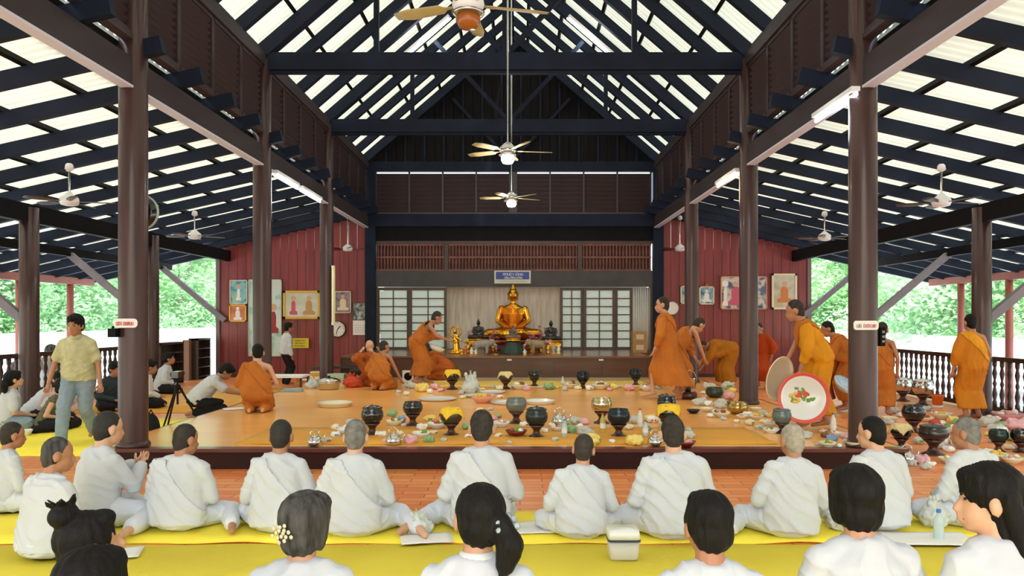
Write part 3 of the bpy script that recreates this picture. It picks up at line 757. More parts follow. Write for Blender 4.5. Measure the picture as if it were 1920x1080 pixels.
        for k in range(14):
            a = rnd.uniform(0,6.28); hb.cap(H0(.01,-.07,.14), H0(.01+.05*math.cos(a), -.07+.05*math.sin(a), .17+rnd.uniform(0,.035)), .011, .004, n=6, rings=2)
        hv = .007; am = .003
    headscale(hb)
    if hair:
        h = remesh(hb, hv, 3, 'hair')
        if am > .002:
            nr = [v.normal.copy() for v in h.vertices]
            for v, nn in zip(h.vertices, nr):
                p = RH.inverted() @ (v.co-hc); t = math.atan2(p.x, -p.y)*14+mnoise.noise(p*18)*2.5
                v.co += nn*am*(math.sin(t)*.6+mnoise.noise(p*30)*.5)
        h.materials.append(hm); ho = obj('hair', h, None, root)
    if face:
        e = MB()
        for sx in (-1,1):
            e.ell(H(sx*.030,.074,.008), (.013,.006,.006), 8, 5, rot=RH); e.cap(H(sx*.016,.079,.026), H(sx*.044,.068,.027), .004, .003, n=6, rings=2)
        e.build('eyes_and_brows', mat('eye_dark', srgb(24,18,16), .4), root, True)
        m_ = MB(); m_.cap(H(-.018,.079,-.060), H(.018,.079,-.060), .006, .006, n=6, rings=2); m_.build('mouth', mat('lips', srgb(140,72,64), .5), root, True)
    if extra: extra(root, H, RH, dict(neck=neck, sh=sh, el=el, wt=wt, X=X, Y=Y, Z=Z, pel=pel, chest=chest))
    return root
# ------------------------------------------------------------------ mats
def floor_mat(label, x0, x1, y0, y1, z, m, wav=.008, n=60, thick=.008):
    v = []; f = []
    for i in range(n+1):
        x = x0+(x1-x0)*i/n
        for j in range(5):
            y = y0+(y1-y0)*j/4; e = 1 if j in (0,4) else .35
            v.append((x, y+.012*math.sin(i*.9+j) , z+thick+e*wav*max(0, mnoise.noise(V((x*2.1, y*3, z+3))))*2.2))
    for i in range(n):
        for j in range(4): a = i*5+j; f.append((a, a+5, a+6, a+1))
    o = MB().add(v, f).build('floor_mat', m, None, True); q = o.modifiers.new('s', 'SOLIDIFY'); q.thickness = thick; q.offset = -1
    return tag(o, label, 'mat')
floor_mat('bright yellow mat nearest the viewer, under the dark-haired people', -4.6, 4.6, 1.2, 5.22, 0.001, matY, .004)
floor_mat('yellow runner under the row of white-clad shaved-head people', -5.0, 4.6, 5.26, 6.12, 0.002, matY, .018, 90)
floor_mat('yellow mat at the side where the lay people sit', -7.6, -4.75, 8.6, 11.8, 0.002, matY, .012)
floor_mat('ochre mat behind the big column by the shoe rack', -7.5, -4.9, 12.5, 17.0, 0.002, matO, .012)
floor_mat('ochre mat along the front edge of the platform under the bowls', -3.05, 2.75, 8.12, 9.35, PLZ, matO, .006)
floor_mat('pale yellow mat in front of the dais under the far bowls', -1.9, 2.6, 14.9, 16.5, PLZ, mat('pale_yellow_mat', srgb(226,190,96), .6, spec=.3), .006)

# ------------------------------------------------------------------ white-clad row seen from behind
def hairclip(px_, mt, count=10):
    def fn(root, H, RH, J):
        c = MB()
        for k in range(count):
            a = k*2.4; r = .006+.0035*k**.8
            c.ell(H(px_[0]+r*math.cos(a)*1.4, px_[1], px_[2]+r*math.sin(a)), (.009,.006,.009), 7, 5, rot=RH)
        c.build('hair_clip', mt, root, True)
    return fn
clipm = mat('pearl_clip', srgb(214,206,176), .3)
def collar(m, w=.07):
    def fn(root, H, RH, J):
        c = MB(); n_ = J['neck']; X, Y, Z = J['X'], J['Y'], J['Z']
        c.loft([(n_-Z*.03, X*(w+.012), Y*(w+.010)), (n_+Z*.028, X*(w-.004), Y*(w-.006))], 16); c.build('collar', m, root, True)
    return fn
def strap(root, H, RH, J):
    c = MB(); c.tube([J['sh'][0]+V((0.05,-.07,.06)), J['chest']+V((0,-.145,0)), J['pel']+V((.20,-.12,.02))], .010); c.build('shoulder_strap', blackc, root, True)
def row(label, px, top, bot, D=None, **k):
    D = D or 557/(bot-597); h = (bot-top)*D*U; s = h/.865*k.pop('sc', 1.0); D += .035
    return person(label, at(px, D, .012), s=s, vox=.0115, group='white-clad people seated in a row', **k)
row('person in white with a thin black shoulder strap, seated at the picture edge', 2, 800, 970, shawl=False, hair='crop', yaw=-35, head=(-10,4,0), extra=strap, skinm=skin2, seed=1)
row('person in white with greying cropped hair, seated closest, head turned sideways', 82, 832, 1060, pose='cross', hair='crop', hm=hairm, yaw=-25, head=(-35,4,0), skinm=skin2, fat=1.12, seed=2)
row('person in white with dark cropped hair, hands raised, legs stretched to the side', 178, 780, 1000, pose='sideR', hair='crop', yaw=-32, head=(-8,4,0), wrist=[(-.05,.34,.42),(.05,.34,.42)], skinm=skin3, hm=mat('hair_darkcrop', srgb(34,30,28), .7, var=.3, scale=26), seed=3)
row('broad person in white with brown stubble and a bare foot at one side', 332, 805, 1005, pose='sideR', hair='crop', yaw=-8, head=(-28,8,0), shawl=True, fat=1.2, skinm=skin2, seed=4)
row('person in white with very dark stubble behind the grey-haired hair-clip woman', 520, 797, 1008, pose='cross', hair='crop', shawl=True, head=(0,4,0), hm=mat('hair_darkcrop', srgb(34,30,28), .7), skinm=skin2, seed=5)
row('person in white with grey stubble and visible ears, white bundle at one side', 662, 797, 1018, pose='sideR', hair='crop', hm=hairg, shawl=True, skinm=skin3, head=(2,2,0), seed=6)
row('tall person in white with greenish-black stubble behind the ponytailed woman', 902, 778, 1012, pose='sideL', hair='crop', shawl=True, head=(0,6,0), seed=7, skinm=skin)
row('smallest person in white, slumped, beside the white plastic tub', 1090, 825, 1022, pose='cross', hair='crop', shawl=True, bend=10, head=(-8,-2,4), lean=2, fat=1.04, hm=mat('hair_browncrop', srgb(50,40,34), .7, var=.3, scale=26), skinm=skin, seed=8)
row('large upright person in white with shiny dark scalp, beside the white tub', 1266, 790, 1022, pose='cross', hair='crop', shawl=True, fat=1.13, head=(-4,4,0), seed=9, skinm=skin3)
row('person in white with pale grey stubble leaning, sole of a foot showing', 1484, 805, 1020, pose='sideL', hair='crop', hm=mat('hair_palegrey', srgb(158,148,136), .75, var=.25, scale=24), shawl=True, lean=5, head=(14,2,-6), skinm=skin2, seed=10)
row('person in white with black short hair looking aside, beyond the black bob', 1655, 790, 1005, pose='cross', hair='crop', hm=hairb, shawl=True, head=(35,2,0), lean=-2, skinm=skin3, seed=11, yaw=8)
row('person in white with grey cropped hair, seated beside the plastic bag of bottles', 1832, 792, 1000, pose='cross', hair='crop', hm=hairg, head=(30,4,0), yaw=14, skinm=skin2, seed=12, fat=1.05)

# ------------------------------------------------------------------ people closest to the camera
def near(label, px, ytop, D, **k):
    z = CAMZ-(ytop-597)*D*U; s = z/.88
    return person(label, at(px, D, .012), s=s, vox=.0105, group='dark-haired people in the closest row', **k)
bluec = mat('navy_shirt', srgb(34,40,56), .85, spec=.2)
near('woman with a spiky topknot and navy blouse with pale collar', 148, 968, .70, hair='bun', hm=hairb, outfit='shirt', top=bluec, bottom=blackc, head=(-45,-12,0), yaw=-10, extra=collar(mat('pale_collar', srgb(196,190,180), .8)), skinm=skin, seed=21)
near('black-haired person whose head just shows at the bottom edge', 150, 1046, .56, hair='long', hm=hairb, outfit='shirt', top=bluec, bottom=blackc, head=(-20,-8,0), skinm=skin, seed=22)
near('woman with greying dark bob and pearl hair clip, white blouse', 558, 935, .76, hair='bob', hm=hairm, outfit='shirt', head=(-22,-4,6), extra=hairclip((-.01,-.135,.0), clipm, 16), skinm=skin, seed=23)
def pony_extra(root, H, RH, J):
    c = MB()
    for k in range(9):
        a = k*.7; c.ell(H(.075+.032*math.cos(a), -.112+.02*math.sin(a*1.3), .0+.032*math.sin(a)), (.016,.012,.013), 7, 5, rot=RH)
    c.build('hair_tie', mat('floral_hair_tie', srgb(150,160,160), .6, var=.5, scale=40), root, True)
    d = MB(); n_ = J['neck']; Z, X, Y = J['Z'], J['X'], J['Y']
    for sx in (-1,1):
        for k in range(5): d.ell(n_-Z*(.10+.008*k)+X*(.012+.009*k)*sx-Y*.137, (.008,.004,.010-.001*k), 7, 5)
    d.build('back_emblem', mat('pale_blue_print', srgb(140,204,206), .7), root, True)
    collar(mat('white_collar', srgb(222,222,218), .8))(root, H, RH, J)
near('woman with a thick black ponytail tied by a floral band, white blouse', 893, 918, .735, hair='ponytail', hm=hairb, outfit='shirt', head=(14,-2,4), extra=pony_extra, skinm=skin, seed=24)
near('person with short black hair and white top, in front of the large upright person', 1338, 933, .735, hair='short', hm=hairb, outfit='shirt', head=(10,-4,0), skinm=skin2, seed=25)
near('person with a rounded black bob and plain white top', 1624, 885, .79, hair='bob', hm=hairb, outfit='shirt', head=(4,2,0), skinm=skin, seed=26)
near('woman in white with long black hair tucked behind the ear, face in profile', 1893, 880, .77, hair='long', hm=hairb, outfit='shirt', head=(62,0,0), yaw=10, face=True, skinm=skin3, seed=27)

# ------------------------------------------------------------------ monks
def monk(label, px, py, z, h, pose='stand', **k):
    p = onfloor(px, py, z); p.z += .006
    base = 1.605 if pose == 'stand' else (1.015 if pose == 'kneel' else .865)
    k.setdefault('hair', 'crop')
    return person(label, p, s=h/base, pose=pose, outfit='monk', group='monks in orange robes', vox=.0135, **k)
monk('monk kneeling with bare shoulder, orange robe, facing a man in white', 482, 773, PLZ, .98, 'kneel', yaw=12, bend=8, head=(10,4,0), hm=hairb, wrist=[(-.15,.34,.45),(.15,.30,.42)], skinm=skin3, top=robeO, seed=31)
monk('monk kneeling low with his back turned, arm reaching to the floor', 712, 731, PLZ, .95, 'kneel', yaw=-15, bend=20, head=(-35,-4,0), wrist=[(-.16,.3,.4),(.34,.34,.12)], skinm=skin2, top=robeO, seed=32)
monk('bald elderly monk half hidden behind the kneeling monk', 698, 724, PLZ, .92, 'kneel', yaw=40, bend=10, hair=None, skinm=skin3, top=robeB, seed=33)
monk('monk stooping with a white dish in his hands beside the shrine', 788, 722, PLZ, 1.62, yaw=-78, bend=38, head=(0,-8,0), wrist=[(-.16,.48,.92),(.14,.52,.90)], ank=[(-.1,.1,.08),(.1,-.12,.08)], skinm=skin2, top=robeO, seed=34)
monk('monk crouching in a dark orange robe behind the yellow-topped bowl', 838, 712, PLZ, 1.0, 'kneel', yaw=95, bend=50, head=(0,-20,0), wrist=[(-.14,.55,.2),(.14,.5,.25)], skinm=skin2, top=robeB, seed=35)
monk('tall monk striding across the platform, face in profile, orange robe', 1250, 748, PLZ, 1.70, yaw=66, bend=4, head=(18,2,0), wrist=[(-.22,.14,.78),(.26,-.02,.72)], ank=[(-.10,.20,.08),(.10,-.38,.13)], skinm=skin, top=robeO, seed=36, face=True)
monk('monk stooping over a silver bucket behind the striding monk', 1272, 742, PLZ, 1.60, yaw=-70, bend=52, head=(0,-6,0), wrist=[(-.12,.52,.42),(.12,.55,.40)], ank=[(-.1,.12,.08),(.1,-.12,.08)], skinm=skin, top=robeO, seed=37)
monk('monk bent double among the far bowls, olive orange robe', 1362, 733, 0, 1.66, yaw=92, bend=78, head=(0,20,0), wrist=[(-.14,.62,.38),(.12,.60,.40)], ank=[(-.1,.1,.08),(.1,-.1,.08)], skinm=skin2, top=mat('robe_olive', srgb(166,104,26), .8, var=.12, scale=4, spec=.2), seed=38)
monk('monk in a dark red-orange robe mostly hidden by a column, near the portrait', 1430, 730, 0, 1.5, yaw=140, bend=22, head=(0,0,0), skinm=skin2, top=mat('robe_red', srgb(170,66,22), .8, var=.12, scale=4, spec=.2), seed=39)
m9 = monk('monk in a golden-yellow robe carrying two big round trays', 1528, 806, PLZ, 1.62, yaw=78, bend=24, head=(-4,-6,0), wrist=[(-.25,.20,.74),(-.02,.36,.73)], ank=[(-.12,.14,.08),(.10,-.16,.08)], skinm=skin2, top=mat('robe_golden', srgb(206,136,22), .8, var=.12, scale=4, bump=.15, bscale=22, spec=.2), bottom=robeO, seed=40)
monk('monk with black hair bending beside the rail, holding a folded robe', 1553, 768, 0, 1.55, yaw=70, bend=35, head=(0,-10,0), hm=hairb, wrist=[(-.15,.40,.62),(.15,.40,.62)], skinm=skin2, top=robeB, seed=41)
monk('monk leaning forward in an orange robe beside the pillar sign', 1588, 772, 0, 1.62, yaw=80, bend=34, head=(0,-6,0), hm=hairb, wrist=[(-.14,.46,.66),(.16,.42,.70)], skinm=skin2, top=robeO, seed=42)
monk('monk standing half behind the large column next to the railing', 1652, 782, 0, 1.50, yaw=-40, bend=6, skinm=skin2, top=robeO, seed=43)
monk('monk with a saffron sash seen from behind at the railing', 1824, 790, 0, 1.62, yaw=6, bend=3, head=(0,0,0), hm=hairb, wrist=[(-.27,.08,.72),(.29,.10,.78)], skinm=skin2, top=mat('robe_ochre', srgb(196,120,30), .8, var=.12, scale=4, spec=.2), bottom=robeY, seed=44)

# ------------------------------------------------------------------ lay people
def lay(label, px, py, z, h, pose, **k):
    p = onfloor(px, py, z); p.z += .008
    base = {'stand':1.605,'kneel':1.015,'squat':.95}.get(pose, .865)
    k.setdefault('hair', 'short'); k.setdefault('hm', hairb)
    return person(label, p, s=h/base, pose=pose, group='lay people on the matted side', vox=.0135, **k)
shirtp = mat('cream_patterned_shirt', srgb(196,192,152), .8, col2=srgb(168,172,134), scale=16, spec=.2)
lay('man walking towards the viewer in a cream short-sleeved shirt and pale jeans', 147, 832, 0, 1.60, 'stand', outfit='shirt', yaw=188, extra=collar(shirtp, .075), top=shirtp, bottom=denim, sleeve='short', face=True, head=(-6,2,0), wrist=[(-.28,.06,.74),(.30,.10,.76)], ank=[(-.10,-.22,.13),(.10,.24,.08)], skinm=skin2, seed=51, fat=1.0)
lay('man in a white shirt and black trousers leaning over the platform edge', 372, 780, 0, 1.0, 'kneel', outfit='shirt', yaw=-72, bend=42, top=whitec, bottom=blackc, sleeve='short', wrist=[(-.12,.66,.34),(.14,.68,.34)], head=(0,4,0), skinm=skin2, seed=52)
lay('man in a white shirt standing by the yellow notice on the red wall', 536, 722, 0, 1.45, 'stand', outfit='shirt', yaw=-52, top=whitec, bottom=blackc, bend=4, sleeve='long', skinm=skin2, seed=53)
lay('man in white sitting cross-legged by the dark shoe rack', 302, 738, 0, .86, 'cross', outfit='shirt', yaw=-70, bend=14, head=(0,-16,0), top=whitec, bottom=blackc, skinm=skin2, seed=54)
lay('person in a grey-white shirt half hidden behind the tall front column', 266, 765, 0, .84, 'cross', outfit='shirt', yaw=-60, bend=10, top=mat('grey_white', srgb(204,202,196), .85), bottom=blackc, skinm=skin2, seed=55)
lay('woman in a white tee sitting at the picture edge with her phone', 10, 806, 0, .82, 'cross', outfit='shirt', yaw=-48, bend=10, head=(0,-16,0), hair='ponytail', top=whitec, bottom=denim, sleeve='short', skinm=skin3, seed=56)
lay('grey-haired man seated behind the woman with the phone', 20, 772, 0, .82, 'cross', outfit='shirt', yaw=-40, hm=hairg, top=mat('grey_shirt', srgb(96,90,90), .85), bottom=blackc, skinm=skin2, seed=57)
lay('elderly person with grey hair kneeling upright by the rail', 90, 754, 0, 1.06, 'kneel', outfit='shirt', yaw=-95, hm=hairm, top=mat('pale_blue_shirt', srgb(206,212,220), .85), bottom=blackc, skinm=skin3, seed=58)
lay('person in white bending forward beside the outer column', 60, 793, 0, .9, 'cross', outfit='shirt', yaw=-60, bend=40, top=whitec, bottom=blackc, skinm=skin2, seed=59)
lay('woman in an olive sleeveless top leaning on her arm', 88, 806, 0, .74, 'sideR', outfit='shirt', yaw=-80, bend=24, head=(0,-18,0), hair='bob', top=mat('olive_top', srgb(92,88,64), .85, var=.4, scale=30), bottom=blackc, sleeve='none', skinm=skin3, seed=60)
lay('woman with long black hair in a pale pink blouse', 112, 792, 0, .78, 'sideR', outfit='shirt', yaw=-150, bend=16, head=(0,-20,0), hair='long', top=mat('pink_blouse', srgb(206,172,166), .85), bottom=blackc, skinm=skin3, seed=61)
lay('person in dark clothes sitting behind the walking man', 203, 770, 0, .84, 'cross', outfit='shirt', yaw=-110, bend=12, top=mat('dark_teal', srgb(36,52,60), .85), bottom=blackc, skinm=skin2, seed=62)

# ------------------------------------------------------------------ statues and shrine
def sitting_statue(name, label, loc, s, m, m2, pedm, finial=True, yaw=180, pedh=.18):
    t = thing(name, label, 'statue', loc, math.radians(yaw)); t.scale = (s,)*3
    b = MB(); z = pedh
    b.cap((-.42,.22,z+.10), (.15,.30,z+.10), .095, .085); b.cap((.42,.22,z+.10), (-.15,.32,z+.13), .095, .085); b.cap((-.1,0,z+.11), (-.42,.22,z+.1), .12, .095); b.cap((.1,0,z+.11), (.42,.22,z+.1), .12, .095)
    b.loft([((0,0,z+.05),(.20,0,0),(0,.16,0)), ((0,0,z+.26),(.165,0,0),(0,.125,0)), ((0,.01,z+.46),(.205,0,0),(0,.13,0)), ((0,.01,z+.55),(.20,0,0),(0,.11,0)), ((0,.01,z+.62),(.075,0,0),(0,.07,0))])
    for sx in (-1,1):
        b.cap((sx*.21,.01,z+.53), (sx*.27,.03,z+.33), .062, .05); b.cap((sx*.27,.03,z+.33), (sx*.08,.24,z+.20), .048, .036)
    b.cap((0,.01,z+.58), (0,.015,z+.70), .055, .05)
    b.ell((0,.02,z+.78), (.088,.10,.115)); b.ell((0,.0,z+.885), (.055,.055,.045))
    b.cap((0,.118,z+.79), (0,.128,z+.755), .012, .018)
    for sx in (-1,1): b.cap((sx*.088,.01,z+.80), (sx*.085,.012,z+.70), .016, .012)
    me = remesh(b, .016/max(s,.6), 3, 'body'); me.materials.append(m); obj('body', me, None, t)
    if finial: MB().lathe([(.028,z+.91),(.034,z+.93),(.018,z+.945),(.004,z+.985)], 10, (0,0,0)).build('flame_finial', m, t, True)
    r = subset(me, lambda p: p.z > z+.16 and p.z < z+.60 and (p.x*.8+(z+.60-p.z)*.75) > .02 and abs(p.x) < .24, .008, .004, 'robe')
    if len(r.polygons): r.materials.append(m2); o = obj('robe', r, None, t); q = o.modifiers.new('s','SOLIDIFY'); q.thickness = .008; q.offset = -1
    MB().lathe([(.50,0),(.52,.03),(.44,.07),(.44,.11),(.52,.15),(.50,pedh)], 28).build('pedestal', pedm, t, True)
    for o in t.children:
        if o.name.startswith('pedestal'): o.scale.y = .72; o.location.y = .10
    return t
redlac = mat('red_lacquer', srgb(110,26,22), .35, coat=.3)
sitting_statue('buddha_statue', 'large seated golden Buddha statue in the alcove above the dais', at(962, 5.0, dz), 1.50, goldm, goldr, redlac)
blk = mat('black_bronze', srgb(26,25,27), .25, coat=.3)
sitting_statue('buddha_statue', 'black pointed-crown seated statue beside the gold figure with the halo', at(897, 4.75, dz+.22), .52, blk, blk, goldm)
sitting_statue('buddha_statue', 'black seated statue on the far side of the shrine by the frosted door', at(1033, 4.75, dz+.18), .54, blk, blk, goldm, False)
sitting_statue('monk_statue', 'dark-headed seated monk figure on the green cloth mound', at(962, 4.45, dz+.30), .36, mat('monk_figure', srgb(120,104,92), .5), mat('monk_figure_robe', srgb(90,76,60), .5), goldm, False)
for px, D, h, w, lb in ((897, 4.75, .225, .24, 'small gilt table under the pointed-crown black statue'), (1033, 4.75, .185, .24, 'small gilt table under the plain black statue')):
    t = thing('altar_table', lb, 'table', at(px, D, dz))
    MB().box(-w, w, -w*.8, w*.8, h-.035, h).build('top', goldm, t)
    for sx in (-1,1):
        for sy in (-1,1): MB().cap((sx*w*.85, sy*w*.65, 0.01), (sx*w*.85, sy*w*.65, h-.03), .018, .024, n=8).build('leg', goldm, t, True)
t = thing('cloth_mound', 'dark green cloth-draped mound at the centre of the dais', 'stand', at(962, 4.45, dz))
mo = MB(); mo.lathe([(.33,0.0),(.31,.05),(.20,.20),(.15,.28),(.13,.30)], 24); mm = remesh(mo, .02, 2, 'cloth'); folds(mm, .012, 'vert', 3); mm.materials.append(mat('dark_green_cloth', srgb(30,52,42), .6, var=.3, scale=20)); obj('drape', mm, None, t)
# golden halo figure
t = thing('gold_figure', 'gold standing figure with a round halo on the dais', 'statue', at(857, 4.5, dz), PI)
b = MB(); b.cap((0,0,.06), (.02,0,.26), .085, .07); b.cap((.02,0,.26), (0.04,0,.42), .075, .05); b.ell((.05,.01,.52), (.05,.055,.065)); b.cap((.05,0,.57),(.06,0,.64),.02,.008)
b.cap((.07,.02,.42), (-.10,.08,.30), .026, .022); b.cap((-.02,.02,.42), (.13,.06,.28), .026, .022); b.cap((0,0,.08),(.14,.05,.03),.05,.04); b.cap((0,0,.08),(-.14,.05,.03),.05,.04)
me = remesh(b, .014, 2, 'figure'); me.materials.append(goldm); obj('figure', me, None, t)
MB().lathe([(.13,-.012),(.15,0),(.13,.012),(.11,0),(.13,-.012)], 24, (.05,-.05,.50), 'Y', caps=False).build('halo', goldm, t, True)
MB().lathe([(.20,0),(.20,.04),(.16,.06)], 20).build('base', goldm, t, True)
# elephants
def elephant(label, px, D, s, m, rz):
    t = thing('elephant_figurine', label, 'figurine', at(px, D, dz), rz); t.scale = (s,)*3
    b = MB(); b.cap((-.16,0,.30), (.14,0,.32), .14, .14); b.ell((.30,0,.38), (.10,.09,.11)); b.cap((.37,0,.36), (.44,0,.20), .045, .03); b.cap((.44,0,.20), (.43,0,.06), .03, .02)
    for x in (-.2,.14):
        for y in (-.08,.08): b.cap((x,y,.26), (x,y,.055), .058, .052)
    b.cap((-.30,0,.34), (-.33,0,.16), .014, .010)
    me = remesh(b, .016, 2, 'body'); me.materials.append(m); obj('body', me, None, t)
    for y in (-.10,.10): MB().ell((.26,y,.37), (.06,.016,.09), 10, 7).build('ear', m, t, True)
    for y in (-.04,.04): MB().cap((.38,y,.31), (.47,y,.28), .012, .006, n=6).build('tusk', whiteg, t, True)
    return t
elephant('grey elephant figurine on the dais, facing the green mound', 905, 4.42, .72, mat('stone_grey', srgb(150,142,136), .6, var=.15, scale=12), 0)
elephant('tan elephant figurine on the dais, facing the green mound', 1008, 4.42, .72, mat('stone_tan', srgb(148,126,92), .6, var=.15, scale=12), PI)
# smaller shrine pieces
def vase(label, px, D, z, h, petal, m=goldm, nb=9, sd=1):
    rnd = random.Random(sd); t = thing('flower_vase', label, 'vase', at(px, D, z))
    MB().lathe([(.03,0),(.045,.02),(.025,.05),(.055,.11),(.045,.17),(.03,.19),(.04,.21)], 14).build('vase_body', m, t, True)
    st = MB(); bl = MB()
    for k in range(nb):
        a = rnd.uniform(0,6.28); r = rnd.uniform(.02,.12); e = V((r*math.cos(a), r*math.sin(a), .21+rnd.uniform(.3,1)*h)); st.cap((0,0,.18), e, .004, .003, n=5, rings=2)
        for q in range(4): bl.ell(e+V((rnd.gauss(0,.016), rnd.gauss(0,.016), rnd.gauss(0,.016))), (.018,.018,.014), 7, 5)
    st.build('stems', mat('stem_green', srgb(70,96,56), .6), t, True); bl.build('blossoms', petal, t, True)
    return t
pink = mat('pink_petal', srgb(196,92,132), .7); pale = mat('pale_pink_petal', srgb(214,150,168), .7); yel = mat('yellow_petal', srgb(220,180,60), .7)
vase('brass vase of pink orchids behind the golden knee, towards the pointed statue', 924, 4.62, dz, .42, pink, sd=2)
vase('brass vase of pale pink flowers beside the pointed black statue', 882, 4.8, dz, .34, pale, sd=3)
vase('brass vase of pink orchids by the plain black statue', 1014, 4.62, dz, .44, pink, sd=4)
vase('small brass vase of deep pink flowers above the tan elephant', 996, 4.56, dz, .30, pink, sd=5)
vase('low brass vase of yellow flowers near the grey elephant', 878, 4.5, dz, .10, yel, sd=6)
vase('low brass vase of pale flowers at the end of the dais shrine', 1028, 4.4, dz, .10, pale, sd=7)
for px, lb in ((920, 'gilt offering tray on a red stand near the grey elephant'), (1004, 'gilt offering tray on a red stand near the tan elephant')):
    t = thing('offering_tray', lb, 'tray', at(px, 4.62, dz))
    MB().lathe([(.10,0),(.08,.03),(.04,.07),(.04,.16),(.10,.20)], 18).build('foot', redlac, t, True)
    MB().lathe([(.10,.20),(.22,.23),(.24,.28),(.22,.28),(.10,.22)], 22).build('tray', goldm, t, True)
for i, (px, D, h, m, lb) in enumerate(((866,4.38,.13,goldm,'tiny gold candle stand in front of the haloed figure'),(884,4.36,.16,whiteg,'small white porcelain figure by the grey elephant'),(892,4.36,.12,enam,'small cream jar beside the porcelain figure'),(930,4.34,.10,blk,'small dark censer before the green mound'),(984,4.36,.12,whiteg,'small white candle cup beside the green mound'),(1038,4.36,.26,mat('pale_bronze', srgb(176,150,124), .45),'pale skeletal figurine near the frosted door'),(1047,4.4,.20,enam,'small pale seated figurine at the very end of the shrine'),(873,4.42,.2,mat('orange_pot', srgb(190,110,50), .5),'orange glazed pot behind the candle stand'))):
    t = thing('shrine_ornament', lb, 'ornament', at(px, D, dz))
    MB().lathe([(.05,0),(.055,h*.08),(.03,h*.2),(.045,h*.45),(.05,h*.6),(.02,h*.72),(.032,h*.85),(.006,h)], 12).build('body', m, t, True)
    MB().lathe([(.065,0.0),(.065,.012),(.05,.018)], 12).build('base', goldm, t, True)
# tan cabinet / box at the end of the dais
cb = mat('cardboard', srgb(158,122,82), .8, var=.08, scale=10)
for z0, h, lb in ((0, .25, 'lower brown cardboard box on the dais before the curtain'), (.252, .26, 'upper brown cardboard box stacked before the curtain')):
    t = thing('cardboard_box', lb, 'box', at(1198, 4.6, dz+z0))
    MB().box(-.17,.17,-.15,.15,0.001,h).build('carton', cb, t); MB().box(-.09,.09,-.156,-.151,.07,.19).build('printed_panel', mat('box_print', srgb(196,180,150), .7), t)
    MB().box(-.171,.171,-.03,.03,h,h+.003).build('tape', mat('box_tape', srgb(190,160,110), .4), t)
# ------------------------------------------------------------------ ceiling fans
def fan(label, loc, ztop, nb, R, bm_, motor, lamp, rz, group='ceiling fans'):
    'loc is the hub; the rod goes up to ztop'
    t = thing('ceiling_fan', label, 'fan', loc, rz, group)
    MB().cap((0,0,.10), (0,0,ztop-loc[2]-.02), .014, .014, n=8).build('down_rod', chromem, t, True)
    MB().lathe([(.02,0),(.06,.03),(.05,.09),(.03,.11)], 14, (0,0,ztop-loc[2]-.11)).build('canopy', whitep, t, True)
    MB().lathe([(.05,-.06),(.11,-.045),(.13,0),(.12,.05),(.06,.10),(.03,.13)], 20).build('motor', motor, t, True)
    for k in range(nb):
        a = 2*PI*k/nb; p = MB()
        p.loft([((.12,0,.0),(0,.02,0),(0,0,.006)), ((.20,0,.0),(0,.03,0),(0,0,.006)), ((.24,0,.0),(0,.055,.014),(0,0,.006)), ((R*.8,0,.0),(0,.072,.016),(0,0,.006)), ((R,0,.0),(0,.045,.01),(0,0,.005))], 12)
        o = p.build('blade', bm_, t, True); o.rotation_euler.z = a
    if lamp:
        MB().lathe([(.01,-.19),(.07,-.18),(.10,-.13),(.09,-.07)], 18).build('lamp_globe', bulbm if lamp == 'on' else mat('amber_glass', srgb(150,84,30), .3), t, True)
        MB().lathe([(.125,-.075),(.135,-.06),(.10,-.05)], 20, caps=False).build('lamp_collar', chromem, t, True)
        if lamp == 'on':
            ld = bpy.data.lights.new('fan_lamp', 'POINT'); ld.energy = 40; ld.color = (1,.96,.88); ld.shadow_soft_size = .1
            lo = obj('fan_lamp', None); bpy.data.objects.remove(lo); lo = bpy.data.objects.new('fan_lamp_light', ld); C.objects.link(lo); lo.parent = t; lo.location = (0,0,-.26)
    return t
fan('nearest ceiling fan with amber lamp bowl, high in the nave', at(878, 1.52, 4.06), RZ, 5, .66, bladew, whitep, 'off', .25)
fan('ceiling fan with lit white globe in the middle of the nave', at(952, 2.80, 4.02), RZ, 5, .66, bladew, chromem, 'on', .15)
fan('far ceiling fan with lit white globe in front of the louvre band', at(959, 3.82, 3.98), RZ, 5, .64, bladew, chromem, 'on', .5)
def roofz(x): return 4.26-.225*(abs(x-XC)-3.83)
for px, py, D, lb, r0 in ((130, 378, 2.70, 'ceiling fan with white blades over the walking man', .3), (365, 443, 3.83, 'ceiling fan with white blades near the end of the red wall by the blue picture', .6), (1765, 380, 2.70, 'ceiling fan above the saffron-sashed monk', .1), (1546, 446, 3.83, 'ceiling fan above the framed portrait of a seated monk', .45), (652, 467, 4.85, 'small ceiling fan against the red wall near the clock', .0), (1275, 467, 4.85, 'small ceiling fan against the red wall near the ornate frames', 1.0)):
    p = at(px, D, CAMZ+(597-py)*D*U)
    fan(lb, p, roofz(p.x)+.02, 5, .58, bladed if D < 4.5 else blackg, whitep, None, r0)
